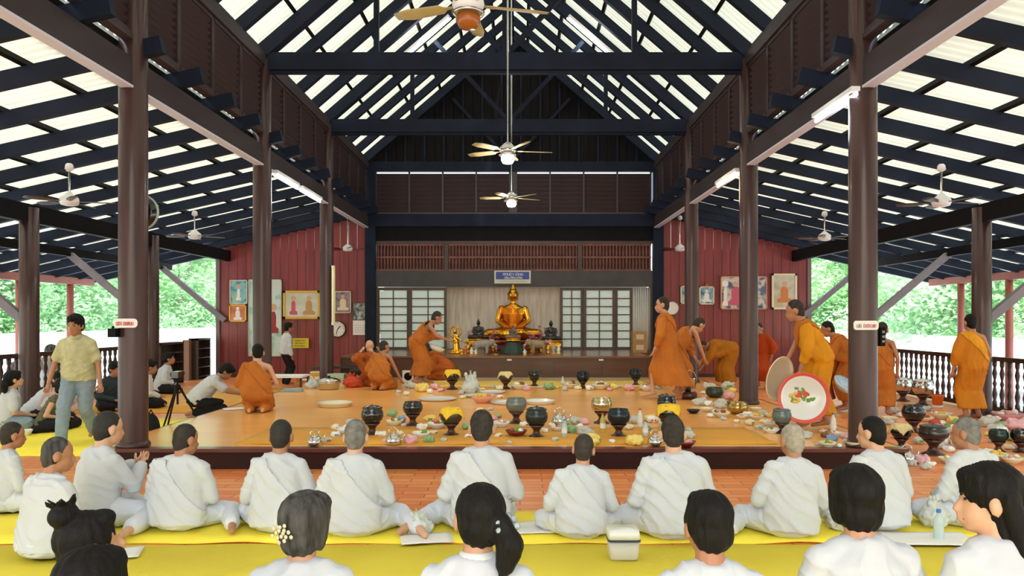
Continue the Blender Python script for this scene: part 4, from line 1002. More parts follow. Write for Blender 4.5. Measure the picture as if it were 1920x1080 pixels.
# ------------------------------------------------------------------ fluorescent tubes
def tube_light(label, a, b, m, power, col, hood=(0,0,1)):
    a, b = V(a), V(b); t = thing('tube_light', label, 'lamp', (a+b)/2); h = (b-a)/2; hv = V(hood)
    MB().cap(-h, h, .022, .022, n=10).build('tube', m, t, True)
    MB().beam(-h*1.03+hv*.06, h*1.03+hv*.06, .10, .05, up=hood).build('housing', whitep, t)
    for s_ in (-1,1): MB().beam(h*s_*.99+hv*.05, h*s_*.99-hv*.015, .05, .03, up=(h.normalized())).build('tube_holder', whitep, t)
    ld = bpy.data.lights.new('tube', 'POINT'); ld.energy = power; ld.color = col; ld.shadow_soft_size = .25
    lo = bpy.data.objects.new('tube_light_source', ld); C.objects.link(lo); lo.parent = t; lo.location = -hv*.12
    return t
gx = CX[0]+.12
tube_light('lit white tube lamp under the girder just past the second column', (gx, 12.25, 3.86), (gx, 13.45, 3.86), tubem, 14, (.93,.97,1))
tube_light('lit white tube lamp under the girder, farther along towards the clock', (gx, 13.7, 3.86), (gx, 15.0, 3.86), tubem, 14, (.93,.97,1))
gx = CX[1]-.12
tube_light('lit white tube lamp behind the large column with the sign', (gx, 7.9, 3.88), (gx, 8.95, 3.88), tubem, 14, (.93,.97,1))
tube_light('warm orange-glowing tube lamp under the girder', (gx, 12.2, 3.88), (gx, 13.4, 3.88), tubew, 40, (1,.62,.28))
for sg, lb in ((-1, 'lit tube lamp on the sloping rafter, on the side of the shoe racks'), (1, 'lit tube lamp on the sloping rafter, on the side of the alms bowls')):
    f_ = lambda u: V((XC+sg*u, 15.82, RZ-.12-.86*u))
    tube_light(lb, f_(2.15), f_(1.22), tubem, 25, (.93,.97,1), hood=(sg*.65,0,.76))
# unlit vertical tube on the far column
t = thing('tube_light', 'unlit cream tube lamp fixed upright on the far column by the clock', 'lamp', (CX[0]+.165, 15.9, 1.42))
MB().box(-.03,.03,-.03,.03,0,1.24).build('housing', mat('cream_plastic', srgb(232,226,176), .4), t); MB().cap((0,-.045,.05),(0,-.045,1.19),.018,.018,n=8).build('tube', mat('cream_tube', srgb(240,236,200), .3), t, True)
for z in (.03,1.21): MB().box(-.025,.025,-.07,-.025,z-.02,z+.02).build('tube_holder', whitep, t)
# black round wall fan behind the near column
t = thing('wall_fan', 'black round wall fan fixed behind the tall front column', 'fan', at(264, 2.12, CAMZ+199*2.12*U))
MB().lathe([(.0,-.05),(.10,-.05),(.185,-.03),(.185,.03),(.10,.06),(.0,.06)], 28, axis='Y').build('housing', blackg, t, True)
MB().lathe([(.188,-.02),(.200,-.012),(.200,.012),(.188,.02)], 28, axis='Y', caps=False).build('rim', mat('pale_rim', srgb(170,190,180), .3), t, True)
MB().lathe([(.0,-.075),(.05,-.07),(.06,-.05)], 16, axis='Y').build('hub', black, t, True)

# ------------------------------------------------------------------ signs
def plate(name, label, loc, w, h, m, d=.012, rnd=0.0):
    t = thing(name, label, 'sign', loc)
    if rnd:
        n = 24; pts = []
        for i in range(n):
            a = 2*PI*i/n; c, s_ = math.cos(a), math.sin(a); pts.append((math.copysign(w/2-rnd, c)+rnd*c, math.copysign(h/2-rnd, s_)+rnd*s_))
        v = [(x,-d/2,z) for x, z in pts]+[(x,d/2,z) for x, z in pts]
        f = [tuple(range(n)), tuple(range(2*n-1, n-1, -1))]+[(i, i+n, (i+1)%n+n, (i+1)%n) for i in range(n)]
        MB().add(v, f).build('plate', m, t)
    else: MB().box(-w/2, w/2, -d/2, d/2, -h/2, h/2).build('plate', m, t)
    return t
def glyphs(t, x0, x1, z, h, m, n, seed, y=-.009, name='lettering'):
    'line of looped script-like characters'
    r = random.Random(seed); p = MB(); dx = (x1-x0)/n
    for i in range(n):
        cx_ = x0+(i+.5)*dx; w = dx*.36; k = h*.09
        kind = r.randint(0,3)
        st = [((-w,0),(-w,h*.8)), ((-w,h*.8),(w,h*.8)), ((w,h*.8),(w,0))]
        if kind == 1: st = [((-w,h*.8),(-w,0)), ((-w,0),(w,0)), ((w,0),(w,h*.85))]
        if kind == 2: st = [((-w,0),(0,h*.4)), ((0,h*.4),(-w,h*.8)), ((-w,h*.8),(w,h*.8)), ((w,h*.8),(w,0))]
        if kind == 3: st = [((0,h*.9),(0,0)), ((0,0),(w,0))]
        for a, b in st: p.beam((cx_+a[0],y,z+a[1]), (cx_+b[0],y,z+b[1]), .004, k*1.6, up=(b[1]-a[1],0,-(b[0]-a[0])) if True else (0,0,1))
        if r.random() < .4: p.box(cx_-w, cx_+w*.6, y-.002, y+.002, z+h*.98, z+h*1.08)
        p.lathe([(k*1.3,-.002),(k*1.3,.002)], 8, (cx_+st[0][0][0]+k, y, z+st[0][0][1]), 'Y')
    o = p.build(name, m, t); o['kind'] = 'stuff'; return o
redtx = mat('red_lettering', srgb(190,70,80), .6); greytx = mat('grey_lettering', srgb(120,116,116), .6); whitetx = mat('white_lettering', srgb(226,232,232), .6); darktx = mat('dark_lettering', srgb(70,60,20), .6)
sp = at(234, 1.955, CAMZ-9*1.955*U); sp.y = 8-.165
t = plate('column_sign', 'white rounded sign with reddish script on the front column by the lay people', sp, .245, .095, paper, rnd=.04); glyphs(t, -.095, -.03, -.02, .036, redtx, 3, 1); glyphs(t, -.02, .085, -.02, .036, redtx, 5, 2)
sp = at(1625, 1.955, CAMZ-13*1.955*U); sp.y = 8-.165
t = plate('column_sign', 'white rounded sign with grey and red script on the front column by the trays', sp, .255, .095, paper, rnd=.03); glyphs(t, -.10, -.05, -.022, .034, greytx, 2, 3); glyphs(t, -.03, .10, -.022, .034, redtx, 6, 4)
t = plate('shrine_sign', 'blue and white lettered sign above the golden statue', at(961, 5.02, bz(520)), .96, .34, mat('cream_sign', srgb(206,204,190), .5), .03)
MB().box(-.44,.44,-.022,-.016,-.06,.14).build('blue_field', mat('sign_blue', srgb(36,62,140), .45), t)
glyphs(t, -.26, .28, .045, .065, whitetx, 9, 5, -.026); glyphs(t, -.22, .26, -.045, .055, whitetx, 11, 6, -.026); glyphs(t, -.36, .36, -.13, .04, mat('sign_grey', srgb(150,148,130), .6), 16, 7, -.019)
t = plate('wall_notice', 'yellow notice with lines of script on the red wall beside the standing man', at(564, 5.02, bz(643)), .42, .26, mat('notice_yellow', srgb(204,188,44), .6), .01)
for k in range(3): glyphs(t, -.17, .12, .05-k*.07, .035, darktx, 9, 8+k, -.007)
t = thing('junction_box', 'small black box on the front column under the reddish sign', 'box', at(212, 1.96, CAMZ-27*1.96*U)); MB().box(-.03,.05,-.05,.05,-.045,.045).build('case', black, t); MB().cap((0,0,.045),(0,0,.06),.012,.012,n=8).build('knob', black, t)
t = thing('switch_box', 'narrow black switch box on the side of the front column by the trays', 'box', at(1653, 2.0, CAMZ-34*2.0*U)); MB().box(-.03,.02,-.04,.04,-.10,.10).build('case', black, t)
for z in (-.05,0,.05): MB().box(-.015,.012,-.046,-.041,z-.012,z+.012).build('switch', greyb, t)

# ------------------------------------------------------------------ pictures on the red wall
goldf = mat('gilt_frame', srgb(206,166,62), .35, metal=.4); whitef = mat('white_frame', srgb(222,210,180), .4)
def picture(label, x0, y0, x1, y1, fm, pm, fw=.035, subj=None, name='picture', cat='picture', D=5.035):
    xa, xb, za, zb = (x0-975)*D*U, (x1-975)*D*U, CAMZ+(597-y1)*D*U, CAMZ+(597-y0)*D*U
    c = V(((xa+xb)/2, 4*D, (za+zb)/2)); w, h = xb-xa, zb-za
    t = thing(name, label, cat, c)
    fr = MB()
    for a in ((-w/2,-w/2+fw,-h/2,h/2), (w/2-fw,w/2,-h/2,h/2), (-w/2,w/2,-h/2,-h/2+fw), (-w/2,w/2,h/2-fw,h/2)): fr.box(a[0],a[1],-.022,.02,a[2],a[3])
    fr.build('frame', fm, t); MB().box(-w/2+fw*.8, w/2-fw*.8, -.006, .015, -h/2+fw*.8, h/2-fw*.8).build('print', pm, t)
    if subj: subj(t, w, h)
    return t
def figure_print(cx_, m, hm_, s=.5, w=1.0):
    'flat printed seated figure'
    def fn(t, W_, H_):
        p = MB(); n = 22
        p.lathe([(H_*s*.12,-.001),(H_*s*.12,.001)], 16, (cx_*W_, -.0085, H_*s*.34), 'Y').build('printed_head', hm_, t)
        q = MB(); pts = [(-.42,-.5),(.42,-.5),(.44,-.36),(.22,-.28),(.24,.05),(.14,.2),(-.14,.2),(-.24,.05),(-.22,-.28),(-.44,-.36)]
        v = [(cx_*W_+x*H_*s*w, -.0095, z*H_*s) for x, z in pts]+[(cx_*W_+x*H_*s*w, -.0075, z*H_*s) for x, z in pts]; k = len(pts)
        q.add(v, [tuple(range(k))]+[(i, (i+1)%k, (i+1)%k+k, i+k) for i in range(k)]).build('printed_figure', m, t)
    return fn
def both(*fs):
    def fn(t, w, h):
        for f_ in fs: f_(t, w, h)
    return fn
po = mat('print_orange', srgb(200,120,60), .6); ps = mat('print_skin', srgb(206,160,128), .6); pw_ = mat('print_white', srgb(232,230,224), .6); pr = mat('print_red', srgb(150,48,52), .6); pp = mat('print_pink', srgb(196,84,110), .6)
picture('small blue-green picture with a thin frame above the orange one', 431, 525, 464, 570, whitef, M_picture('p_blue', srgb(70,140,160), [srgb(120,180,190), srgb(150,190,150)], 6), .02, figure_print(0, pw_, ps, .7, .35))
picture('small orange picture of a white shape in a gilt frame', 430, 571, 462, 603, goldf, M_picture('p_orange', srgb(180,90,50), [srgb(206,130,80)], 4), .03, figure_print(0, pw_, pw_, .8, .7))
picture('tall poster of a red-robed figure partly behind the second column', 466, 524, 528, 668, mat('poster_edge', srgb(186,206,196), .5), M_picture('p_tall', srgb(150,190,180), [srgb(190,214,210), srgb(206,206,196)], 3), .02, figure_print(.25, pr, ps, .4, .4))
picture('wide gilt-framed picture of two portraits above the standing man', 531, 545, 600, 598, goldf, M_picture('p_two', srgb(186,196,170), [srgb(206,206,196)], 3), .06, both(figure_print(-.22, pp, ps, .7, .45), figure_print(.2, mat('print_ochre', srgb(186,146,90), .6), ps, .7, .7)))
picture('picture of a pale seated figure above the clock', 628, 546, 658, 587, whitef, M_picture('p_shrine', srgb(90,90,130), [srgb(150,130,130), srgb(110,110,150)], 6), .02, figure_print(0, mat('print_cream', srgb(226,206,170), .6), ps, .75, .8))
picture('wall calendar with a dark photograph over a white date sheet', 662, 568, 693, 600, mat('calendar_edge', srgb(60,70,66), .5), M_picture('p_cal', srgb(40,52,50), [srgb(120,130,124), srgb(180,186,180)], 9), .01, name='calendar', cat='calendar')
t = [o for o in C.objects if o.get('category') == 'calendar'][0]
MB().box(-.22,.22,-.01,.01,-.62,-.235).build('date_sheet', paper, t)
dg_ = MB()
for i in range(7):
    for j in range(4): dg_.box(-.17+i*.05,-.155+i*.05,-.013,-.011,-.56+j*.06,-.535+j*.06)
dg_.build('date_print', mat('date_grey', srgb(150,160,180), .6), t)
def clock(label, px, py, r, m, hands):
    t = thing('wall_clock', label, 'clock', at(px, 5.03, bz(py)))
    MB().lathe([(r*.9,.02),(r,.02),(r,-.03),(r*.93,-.035),(r*.9,-.02)], 32, axis='Y', caps=False).build('rim', m, t, True)
    MB().lathe([(0,-.012),(r*.92,-.012),(r*.92,.02)], 32, axis='Y').build('dial', paper, t)
    if hands:
        MB().beam((0,-.018,0),(r*.35,-.018,r*.35),.004,.02,up=(-1,0,1)).build('hour_hand', black, t); MB().beam((0,-.02,0),(-r*.15,-.02,-r*.65),.004,.014,up=(1,0,0)).build('minute_hand', black, t)
        tk = MB()
        for k in range(12): a = k*PI/6; tk.beam((r*.72*math.sin(a),-.016,r*.72*math.cos(a)),(r*.82*math.sin(a),-.016,r*.82*math.cos(a)),.004,.014,up=(math.cos(a),0,-math.sin(a)))
        tk.build('hour_marks', black, t)
    return t
clock('round white wall clock with black rim beside the far column', 633, 617, .22, blackg, True)
clock('round blank white disc clock behind the striding monk', 1260, 578, .17, whitep, False)
picture('ornate framed blue picture partly behind the far column', 1276, 536, 1300, 570, whitef, M_picture('p_o1', srgb(60,110,130), [srgb(130,170,180), srgb(206,196,160)], 6), .03)
o1 = picture('ornate framed blue picture with a crest between the two columns', 1311, 537, 1339, 571, whitef, M_picture('p_o2', srgb(50,90,110), [srgb(120,160,180), srgb(196,206,206)], 6), .03, figure_print(0, pw_, pw_, .7, .8))
MB().lathe([(.0,.10),(.03,.07),(.05,.03),(.09,0)], 10, (0,0,.24)).build('crest', mat('crest_bronze', srgb(150,96,60), .5), o1, True)
picture('large poster of a red-robed figure partly behind the second column', 1351, 518, 1438, 580, mat('orange_frame', srgb(206,140,96), .5), M_picture('p_big', srgb(60,70,110), [srgb(206,196,186), srgb(90,96,130)], 3), .025, both(figure_print(-.18, pp, ps, .75, .7), figure_print(-.40, pw_, pw_, .8, .25)))
picture('white-framed portrait of a seated monk in an orange robe', 1447, 513, 1494, 580, whitef, M_picture('p_monk', srgb(170,160,136), [srgb(196,190,170), srgb(180,170,140)], 2), .05, figure_print(0, po, ps, .62, .75))
# ------------------------------------------------------------------ offerings
KEEP = {}
def wpx(px, p): return px*p.y/4*U      # metres for a width in pixels at that depth
def alms_bowl(label, px, py, w, m, z=PLZ, cover=None, stand=True, group='alms bowls', sq=.72):
    p = onfloor(px, py, z); W_ = wpx(w, p); r = W_/2
    t = thing('alms_bowl', label, 'bowl', p, random.uniform(0,3), group); hb_ = 0
    if stand:
        hb_ = r*.95
        MB().lathe([(r*.78,0),(r*.74,r*.06),(r*.40,r*.22),(r*.26,r*.50),(r*.42,r*.78),(r*.72,r*1.05),(r*.66,r*1.05),(r*.3,r*.85)], 20).build('stand', standm, t, True)
    H_ = 2*r*sq
    MB().lathe([(r*.25,hb_),(r*.62,hb_+H_*.06),(r*.92,hb_+H_*.30),(r,hb_+H_*.52),(r*.95,hb_+H_*.78),(r*.82,hb_+H_*.94),(r*.84,hb_+H_),(r*.80,hb_+H_),(r*.78,hb_+H_*.94),(r*.6,hb_+H_*.4),(r*.05,hb_+H_*.3)], 24).build('bowl', m, t, True)
    if cover == 'lid':
        MB().lathe([(r*.90,hb_+H_*.97),(r*.90,hb_+H_*1.02),(r*.62,hb_+H_*1.12),(r*.1,hb_+H_*1.17),(r*.08,hb_+H_*1.22),(r*.0,hb_+H_*1.23)], 24).build('lid', m, t, True)
    elif cover is not None:
        # square cloth lying over the bowl: flat on top, corners hanging
        n = 14; v = []; f = []; e = r*1.28; ca = .6
        for i in range(n+1):
            for j in range(n+1):
                x = -e+2*e*i/n; y = -e+2*e*j/n; d = math.hypot(x, y); k = max(0, d-r*.86)
                dd = r*.86+k*.42 if d > r*.86 else d; sc = dd/max(d,1e-4)
                v.append((x*sc, y*sc, hb_+H_*1.03-k*1.0+.01*math.sin(i*1.7)*math.cos(j*1.3)))
        for i in range(n):
            for j in range(n): a = i*(n+1)+j; f.append((a, a+n+1, a+n+2, a+1))
        o = MB().add(v, f).build('cloth_cover', cover, t, True); q = o.modifiers.new('s','SOLIDIFY'); q.thickness = .004
        o.rotation_euler.z = .5
    return t
darkst = mat('dark_steel_blue', srgb(40,46,52), .22, metal=.6); bronz = mat('dark_bronze', srgb(74,64,54), .3, metal=.5, var=.15, scale=8)
alms_bowl('glossy black alms bowl on a flared stand near the first silver kettle', 698, 815, 42, blackg, cover='lid')
alms_bowl('glossy black alms bowl on a stand behind the row, near the fruit packets', 774, 797, 38, blackg, sq=.68)
alms_bowl('dark alms bowl under a bright yellow cloth on a stand', 846, 816, 42, bronz, cover=cloth_y)
alms_bowl('pale grey enamel alms bowl on a stand', 968, 793, 40, greyb, sq=.7)
alms_bowl('green-black alms bowl on a reddish stand in the middle of the front row', 1006, 819, 43, mat('green_black', srgb(36,44,42), .25, metal=.3), cover='lid')
alms_bowl('brassy steel alms bowl on a stand behind the oil bottle', 1128, 793, 40, mat('warm_steel', srgb(190,176,140), .2, metal=1), sq=.7)
alms_bowl('blue-black alms bowl on a dark stand by the oil bottle', 1160, 818, 43, darkst)
alms_bowl('black alms bowl under a yellow cloth behind the large upright person', 1254, 812, 44, blackg, cover=cloth_y)
alms_bowl('black alms bowl with a silvery lid behind the yellow-covered one', 1250, 786, 36, blackg, cover='lid')
alms_bowl('far black alms bowl draped with a yellow cloth by the crouching monk', 848, 730, 30, blackg, cover=cloth_y)
alms_bowl('far brown alms bowl draped with a cream cloth before the dais', 948, 729, 26, bronz, cover=cloth_c)
alms_bowl('far glossy black alms bowl before the dais joint', 1002, 724, 25, blackg)
alms_bowl('far dark alms bowl with a bluish lid before the dais', 1093, 728, 25, darkst, cover='lid')
alms_bowl('far dark blue alms bowl near the striding monk', 1192, 722, 24, darkst, cover='lid')
alms_bowl('small greenish lidded alms bowl beneath the floral tray', 1466, 812, 36, mat('green_grey', srgb(96,110,106), .3, metal=.3), cover='lid')
alms_bowl('wide brass basin beside the second column', 1383, 776, 40, brass, stand=False, sq=.55)
alms_bowl('dark green bowl among the far dishes by the column', 1340, 745, 34, mat('dark_green_bowl', srgb(54,66,54), .3), stand=False, sq=.55)
alms_bowl('polished steel bowl by the railing, closer to the column', 1693, 752, 34, steel, z=0, stand=True, cover='lid')
alms_bowl('polished steel bowl by the railing beside the orange tub', 1730, 760, 38, steel, z=0, stand=True, cover='lid')
alms_bowl('glossy black alms bowl among the packets near the railing', 1713, 810, 42, blackg, z=0)
alms_bowl('large dark bowl with a rounded lid on a reddish stand, standing alone', 1750, 852, 54, mat('dark_brown_gloss', srgb(38,34,32), .25, coat=.3), z=0, cover='lid', sq=.5)
alms_bowl('black alms bowl spread with a cream cloth behind the short-haired head', 1690, 842, 38, blackg, z=0, cover=cloth_c)
alms_bowl('dark green alms bowl beside the grey-haired person in white', 1872, 846, 34, mat('deep_green', srgb(32,48,44), .25, metal=.3), z=0)
alms_bowl('black alms bowl at the picture edge by the railing', 1914, 848, 36, blackg, z=0)

def dish(label, px, py, w, m, food=None, z=PLZ, deep=.28, sd=0, name='dish', group='dishes of food'):
    p = onfloor(px, py, z); r = wpx(w, p)/2; h = 2*r*deep
    t = thing(name, label, 'dish', p, 0, group)
    MB().lathe([(r*.5,0),(r*.55,h*.1),(r*.85,h*.6),(r,h),(r*.96,h),(r*.8,h*.6),(r*.5,h*.2),(.001,h*.18)], 22).build('dish_body', m, t, True)
    if food is not None:
        rnd = random.Random(sd+px)
        for k in range(7):
            a = rnd.uniform(0,6.28); q = r*.5*rnd.random()**.5; e = MB()
            e.ell((q*math.cos(a), q*math.sin(a), h*.75+rnd.uniform(0,h*.4)), (r*rnd.uniform(.18,.34), r*rnd.uniform(.16,.3), r*rnd.uniform(.12,.24)), 9, 6, rot=Matrix.Rotation(rnd.uniform(0,3),3,'Z'))
            e.build('morsel', food[k % len(food)], t, True)
    return t
greenf = mat('green_food', srgb(110,150,60), .6); redf = mat('red_food', srgb(170,66,50), .6); pinkf = mat('pink_food', srgb(206,150,140), .6); whitefd = mat('white_food', srgb(230,226,214), .6); yelf = mat('yellow_food', srgb(222,180,70), .6); brf = mat('brown_food', srgb(120,80,50), .6); orf = mat('orange_food', srgb(214,120,44), .6)
G = [greenf, whitefd, redf]; PK = [pinkf, whitefd, brf]; YW = [yelf, whitefd, orf]; WH = [whitefd, plastic, pinkf]
for px, py, w, m, fo, lb in (
    (1325, 772, 26, enam, None, 'small cream bowl closest to the striding monk’s heel'), (1352, 782, 36, enam, PK, 'cream dish heaped with wrapped sweets'), (1392, 785, 24, enam, WH, 'white bowl of dark-flecked food by the brass basin'),
    (1418, 786, 28, enam, YW, 'cream bowl of yellow food beside the second column'), (1417, 770, 22, enam, None, 'tall cream bowl right behind the yellow food'), (1446, 783, 24, enam, [yelf], 'yellowish bowl under the edge of the grey tray'), (1443, 798, 28, whiteg, WH, 'white bowl with pale vegetables below the floral tray'), (1446, 812, 32, whiteg, [greenf, whitefd], 'white bowl of greens beside the lidded bowl'),
    (1552, 838, 34, enam, [greenf, yelf], 'cream enamel bowl with greens by the front column'), (1604, 838, 36, enam, None, 'plain cream enamel bowl touching the front column'), (1572, 818, 26, whiteg, WH, 'small white bowl behind the two enamel bowls'),
    (1048, 808, 34, whiteg, PK, 'white dish of pink food before the blue-black bowl'), (992, 808, 0, enam, None, ''), (908, 790, 30, enam, WH, 'pale dish behind the tall person’s head'), (940, 800, 34, whiteg, PK, 'white dish of noodles left of the grey bowl'), (968, 818, 42, redlac, G, 'red tray of green vegetables before the grey bowl'),
    (820, 803, 40, whiteg, G, 'white dish of greens and eggs before the yellow-clothed bowl'), (790, 820, 36, whiteg, [whitefd, greenf], 'white dish of wrapped parcels beside the yellow-clothed bowl'), (740, 797, 34, enam, G, 'cream dish of green herbs between the two black bowls'), (650, 813, 40, whiteg, [whitefd, greenf], 'white dish of herbs behind the grey-stubbled head'), (730, 838, 0, enam, None, ''),
    (905, 755, 46, mat('pink_dish', srgb(222,160,136), .4), [yelf, orf], 'pink dish of yellow sweets beyond the tall person'), (1070, 728, 34, enam, PK, 'far dish of pink food before the dais'), (1125, 730, 38, enam, [whitefd, brf], 'far dish of pale food between the lidded bowls'), (975, 730, 36, enam, [whitefd, brf], 'far basket-like dish of pale parcels before the dais'), (1215, 733, 34, whiteg, PK, 'far dish of parcels beside the striding monk'),
    (1300, 775, 26, darkst, None, 'dark low dish at the striding monk’s feet'), (1285, 838, 40, redlac, PK, 'red tray of parcels beside the large upright person')):
    if w: dish(lb, px, py, w, m, fo)
for px, py, w, m, fo, lb in ((1668, 790, 30, enam, None, 'cream pot just past the front column'), (1660, 812, 26, enam, [yelf], 'cream bowl at the foot of the column by the railing'), (1735, 790, 30, enam, [redf, whitefd], 'bowl of red fruit near the railing'), (1765, 785, 40, enam, YW, 'wide bowl of yellow food near the orange tub'), (1780, 810, 40, whiteg, G, 'white bowl of vegetables in the railing aisle'), (1740, 826, 28, enam, None, 'cream cup behind the large lidded bowl'), (1790, 832, 34, whiteg, WH, 'white bowl with bottles behind it in the railing aisle'), (1672, 862, 40, blackg, PK, 'black tray of parcels beside the short-haired person'), (1778, 868, 36, enam, [yelf, whitefd], 'low basket dish before the lone large bowl'), (1868, 862, 44, enam, [yelf], 'yellow dish beside the green alms bowl'), (1898, 868, 40, enam, WH, 'pale dish at the picture edge'), (1890, 790, 56, mat('pink_pile', srgb(206,150,160), .6), WH, 'pink dish under the railing at the picture edge'), (1858, 792, 36, whiteg, WH, 'white dish of wrapped food behind the monk’s hem')):
    dish(lb, px, py, w, m, fo, z=0)

def kettle(label, px, py, w, z=PLZ, m=steel):
    p = onfloor(px, py, z); r = wpx(w, p)/2
    t = thing('kettle', label, 'kettle', p, random.uniform(-.6,.6), 'silver kettles')
    MB().lathe([(r*.7,0),(r*.95,r*.2),(r,r*.6),(r*.85,r*1.0),(r*.5,r*1.25),(r*.3,r*1.3)], 20).build('pot', m, t, True)
    MB().lathe([(r*.5,r*1.24),(r*.3,r*1.42),(r*.08,r*1.5),(r*.12,r*1.62),(.001,r*1.7)], 16).build('lid', m, t, True)
    MB().tube([(r*.8,0,r*.5),(r*1.25,0,r*.8),(r*1.4,0,r*1.3)], r*.12, 8).build('spout', m, t, True)
    MB().tube([(-r*.6,0,r*1.1),(-r*.55,0,r*1.9),(0,0,r*2.2),(r*.55,0,r*1.9),(r*.6,0,r*1.1)], r*.06, 6).build('handle', m, t, True)
for a in (('silver kettle near the platform edge, before the first black bowl', 590, 836, 28), ('squat silver kettle in front of the dish of herbs', 738, 834, 30), ('silver kettle next to the large upright person', 1228, 836, 28), ('silver kettle among the bottles before the brassy bowl', 1049, 797, 30)): kettle(*a)
kettle('silver kettle on the railing-aisle floor beside the short-haired person', 1700, 868, 32, 0); kettle('silver pot in the heap by the saffron-sashed monk', 1796, 822, 24, 0)
def bottle(label, px, py, h, m, cap=whitep, z=PLZ, r=.033):
    p = onfloor(px, py, z); Hh = h*p.y/4*U
    t = thing('bottle', label, 'bottle', p, 0, 'bottles among the offerings')
    MB().lathe([(r*.9,0),(r,.01),(r,Hh*.6),(r*.75,Hh*.74),(r*.38,Hh*.84),(r*.38,Hh*.93)], 14).build('bottle_body', m, t, True)
    MB().lathe([(r*.44,Hh*.92),(r*.44,Hh),(.001,Hh)], 12).build('cap', cap, t)
    MB().lathe([(r*1.02,Hh*.25),(r*1.02,Hh*.5)], 14, caps=False).build('label_band', paper, t, True)
watr = mat('water_bottle', srgb(210,224,226), .15, transl=((.8,.88,.88), .4)); oil = mat('oil_bottle', srgb(196,170,70), .2)
bluecap = mat('blue_cap', srgb(60,120,200), .4); redcap = mat('red_cap', srgb(190,50,46), .4)
bottle('amber oil bottle standing before the brassy alms bowl', 1130, 812, 38, oil, redcap); bottle('clear water bottle next to the smallest person’s head', 1058, 820, 34, watr, bluecap); bottle('white milk bottle near the blue-black alms bowl', 1200, 800, 34, whiteg, redcap); bottle('clear bottle beside the white milk bottle', 1210, 818, 30, watr, bluecap)
bottle('small far bottle before the dais with a white cap', 1055, 722, 16, watr); bottle('white bottle in the heap beside the floral tray', 1562, 812, 38, whiteg, bluecap); bottle('clear bottle near the railing, behind the lone large bowl', 1772, 836, 28, watr, bluecap, 0); bottle('clear bottle in the railing aisle beside the silver pot', 1788, 838, 26, watr, whitep, 0); bottle('clear bottle by the kneeling man’s kettle', 1240, 800, 30, watr, whitep)
def packet(label, px, py, w, m, z=PLZ, ht=.62, sd=0, m2=None):
    p = onfloor(px, py, z); r = wpx(w, p)/2; rnd = random.Random(px*7+py)
    b = MB(); b.ell((0,0,r*ht*.7), (r*.9, r*.7, r*ht*.8))
    for k in range(5):
        a_ = rnd.uniform(0,6.28); b.ell((r*.5*math.cos(a_), r*.4*math.sin(a_), r*ht*rnd.uniform(.6,1.2)), (r*rnd.uniform(.25,.5), r*rnd.uniform(.2,.45), r*ht*rnd.uniform(.3,.6)), 10, 6, rot=Matrix.Rotation(rnd.uniform(-.6,.6),3,'X'))
    me = remesh(b, max(r*.11, .010), 0, 'packet')
    for v in me.vertices: v.co += v.normal*r*.22*mnoise.noise(v.co*(5/r*.55)+V((px,0,0))); v.co.z = max(v.co.z, .002)
    t = thing('food_packet', label, 'packet', p, rnd.uniform(0,3), 'wrapped packets'); me.materials.append(m); obj('wrapping', me, None, t)
    MB().box(-r*.35, r*.3, -r*.72, -r*.5, r*ht*.5, r*ht*.9).build('sticker', m2 or random.Random(px).choice([redcap, bluecap, paper, greenf]), t)
    return t
cl = mat('crinkled_clear', srgb(214,218,212), .25, transl=((.8,.82,.8), .35)); pkp = mat('pink_wrap', srgb(222,168,176), .4); gw = mat('green_wrap', srgb(130,170,120), .4); bw = mat('blue_wrap', srgb(120,150,200), .4); rw_ = mat('red_wrap', srgb(186,56,50), .4); yw = mat('yellow_wrap', srgb(232,206,110), .4)
for px, py, w, m, lb in ((660, 800, 30, cl, 'star-shaped clear packet beside the first black bowl'), (735, 780, 26, gw, 'green-wrapped packet behind the black bowls'), (752, 792, 24, bw, 'blue-wrapped packet at the foot of the second black bowl'), (805, 790, 26, yw, 'yellow packet right of the second black bowl'), (805, 830, 28, gw, 'green packet at the front of the yellow-clothed bowl'), (770, 832, 34, pkp, 'flat pale packet at the very edge of the mat'), (920, 806, 26, cl, 'clear packet behind the grey enamel bowl'), (1080, 795, 28, cl, 'clear packet between the kettle and the brassy bowl'), (1070, 812, 30, gw, 'mint packet near the water bottle'), (1095, 815, 34, cl, 'dark-printed clear packet before the brassy bowl'), (1110, 834, 44, yw, 'flat yellow packets on the front mat'), (1218, 790, 26, yw, 'cream packet behind the milk bottle'), (1190, 834, 40, yw, 'flat yellow cloth bundle on the front mat'), (1290, 822, 30, cl, 'white packet beside the large upright person’s ear'), (1310, 760, 30, cl, 'clear packet under the silver bucket'), (1350, 765, 34, cl, 'crinkled clear packet near the brass basin'), (1368, 748, 28, pkp, 'purple-pink packet by the bent monk'), (1372, 738, 24, yw, 'cream packet right behind the brass basin'), (1365, 730, 30, cl, 'clear packet at the bent monk’s feet'), (1330, 730, 26, cl, 'clear bag beneath the bent monk’s hands'), (1430, 780, 24, cl, 'clear starry packet beside the grey tray'), (1510, 822, 30, cl, 'black-and-white packet at the hem of the tray-carrying monk'), (1560, 830, 28, bw, 'blue-grey packet behind the enamel bowls'), (1585, 822, 22, pkp, 'pink packet next to the front column'), (1030, 730, 26, gw, 'far green packet before the dais'), (1150, 730, 22, yw, 'far yellow packet before the dais'), (1180, 732, 24, pkp, 'far pink packet before the dais'), (1235, 730, 22, cl, 'far clear packet behind the striding monk'), (770, 728, 26, cl, 'far pale packet behind the stooping monk'), (790, 734, 34, yw, 'far brown parcel behind the stooping monk'), (815, 730, 24, pkp, 'far pink packet beside the crouching monk')):
    packet(lb, px, py, w, m)
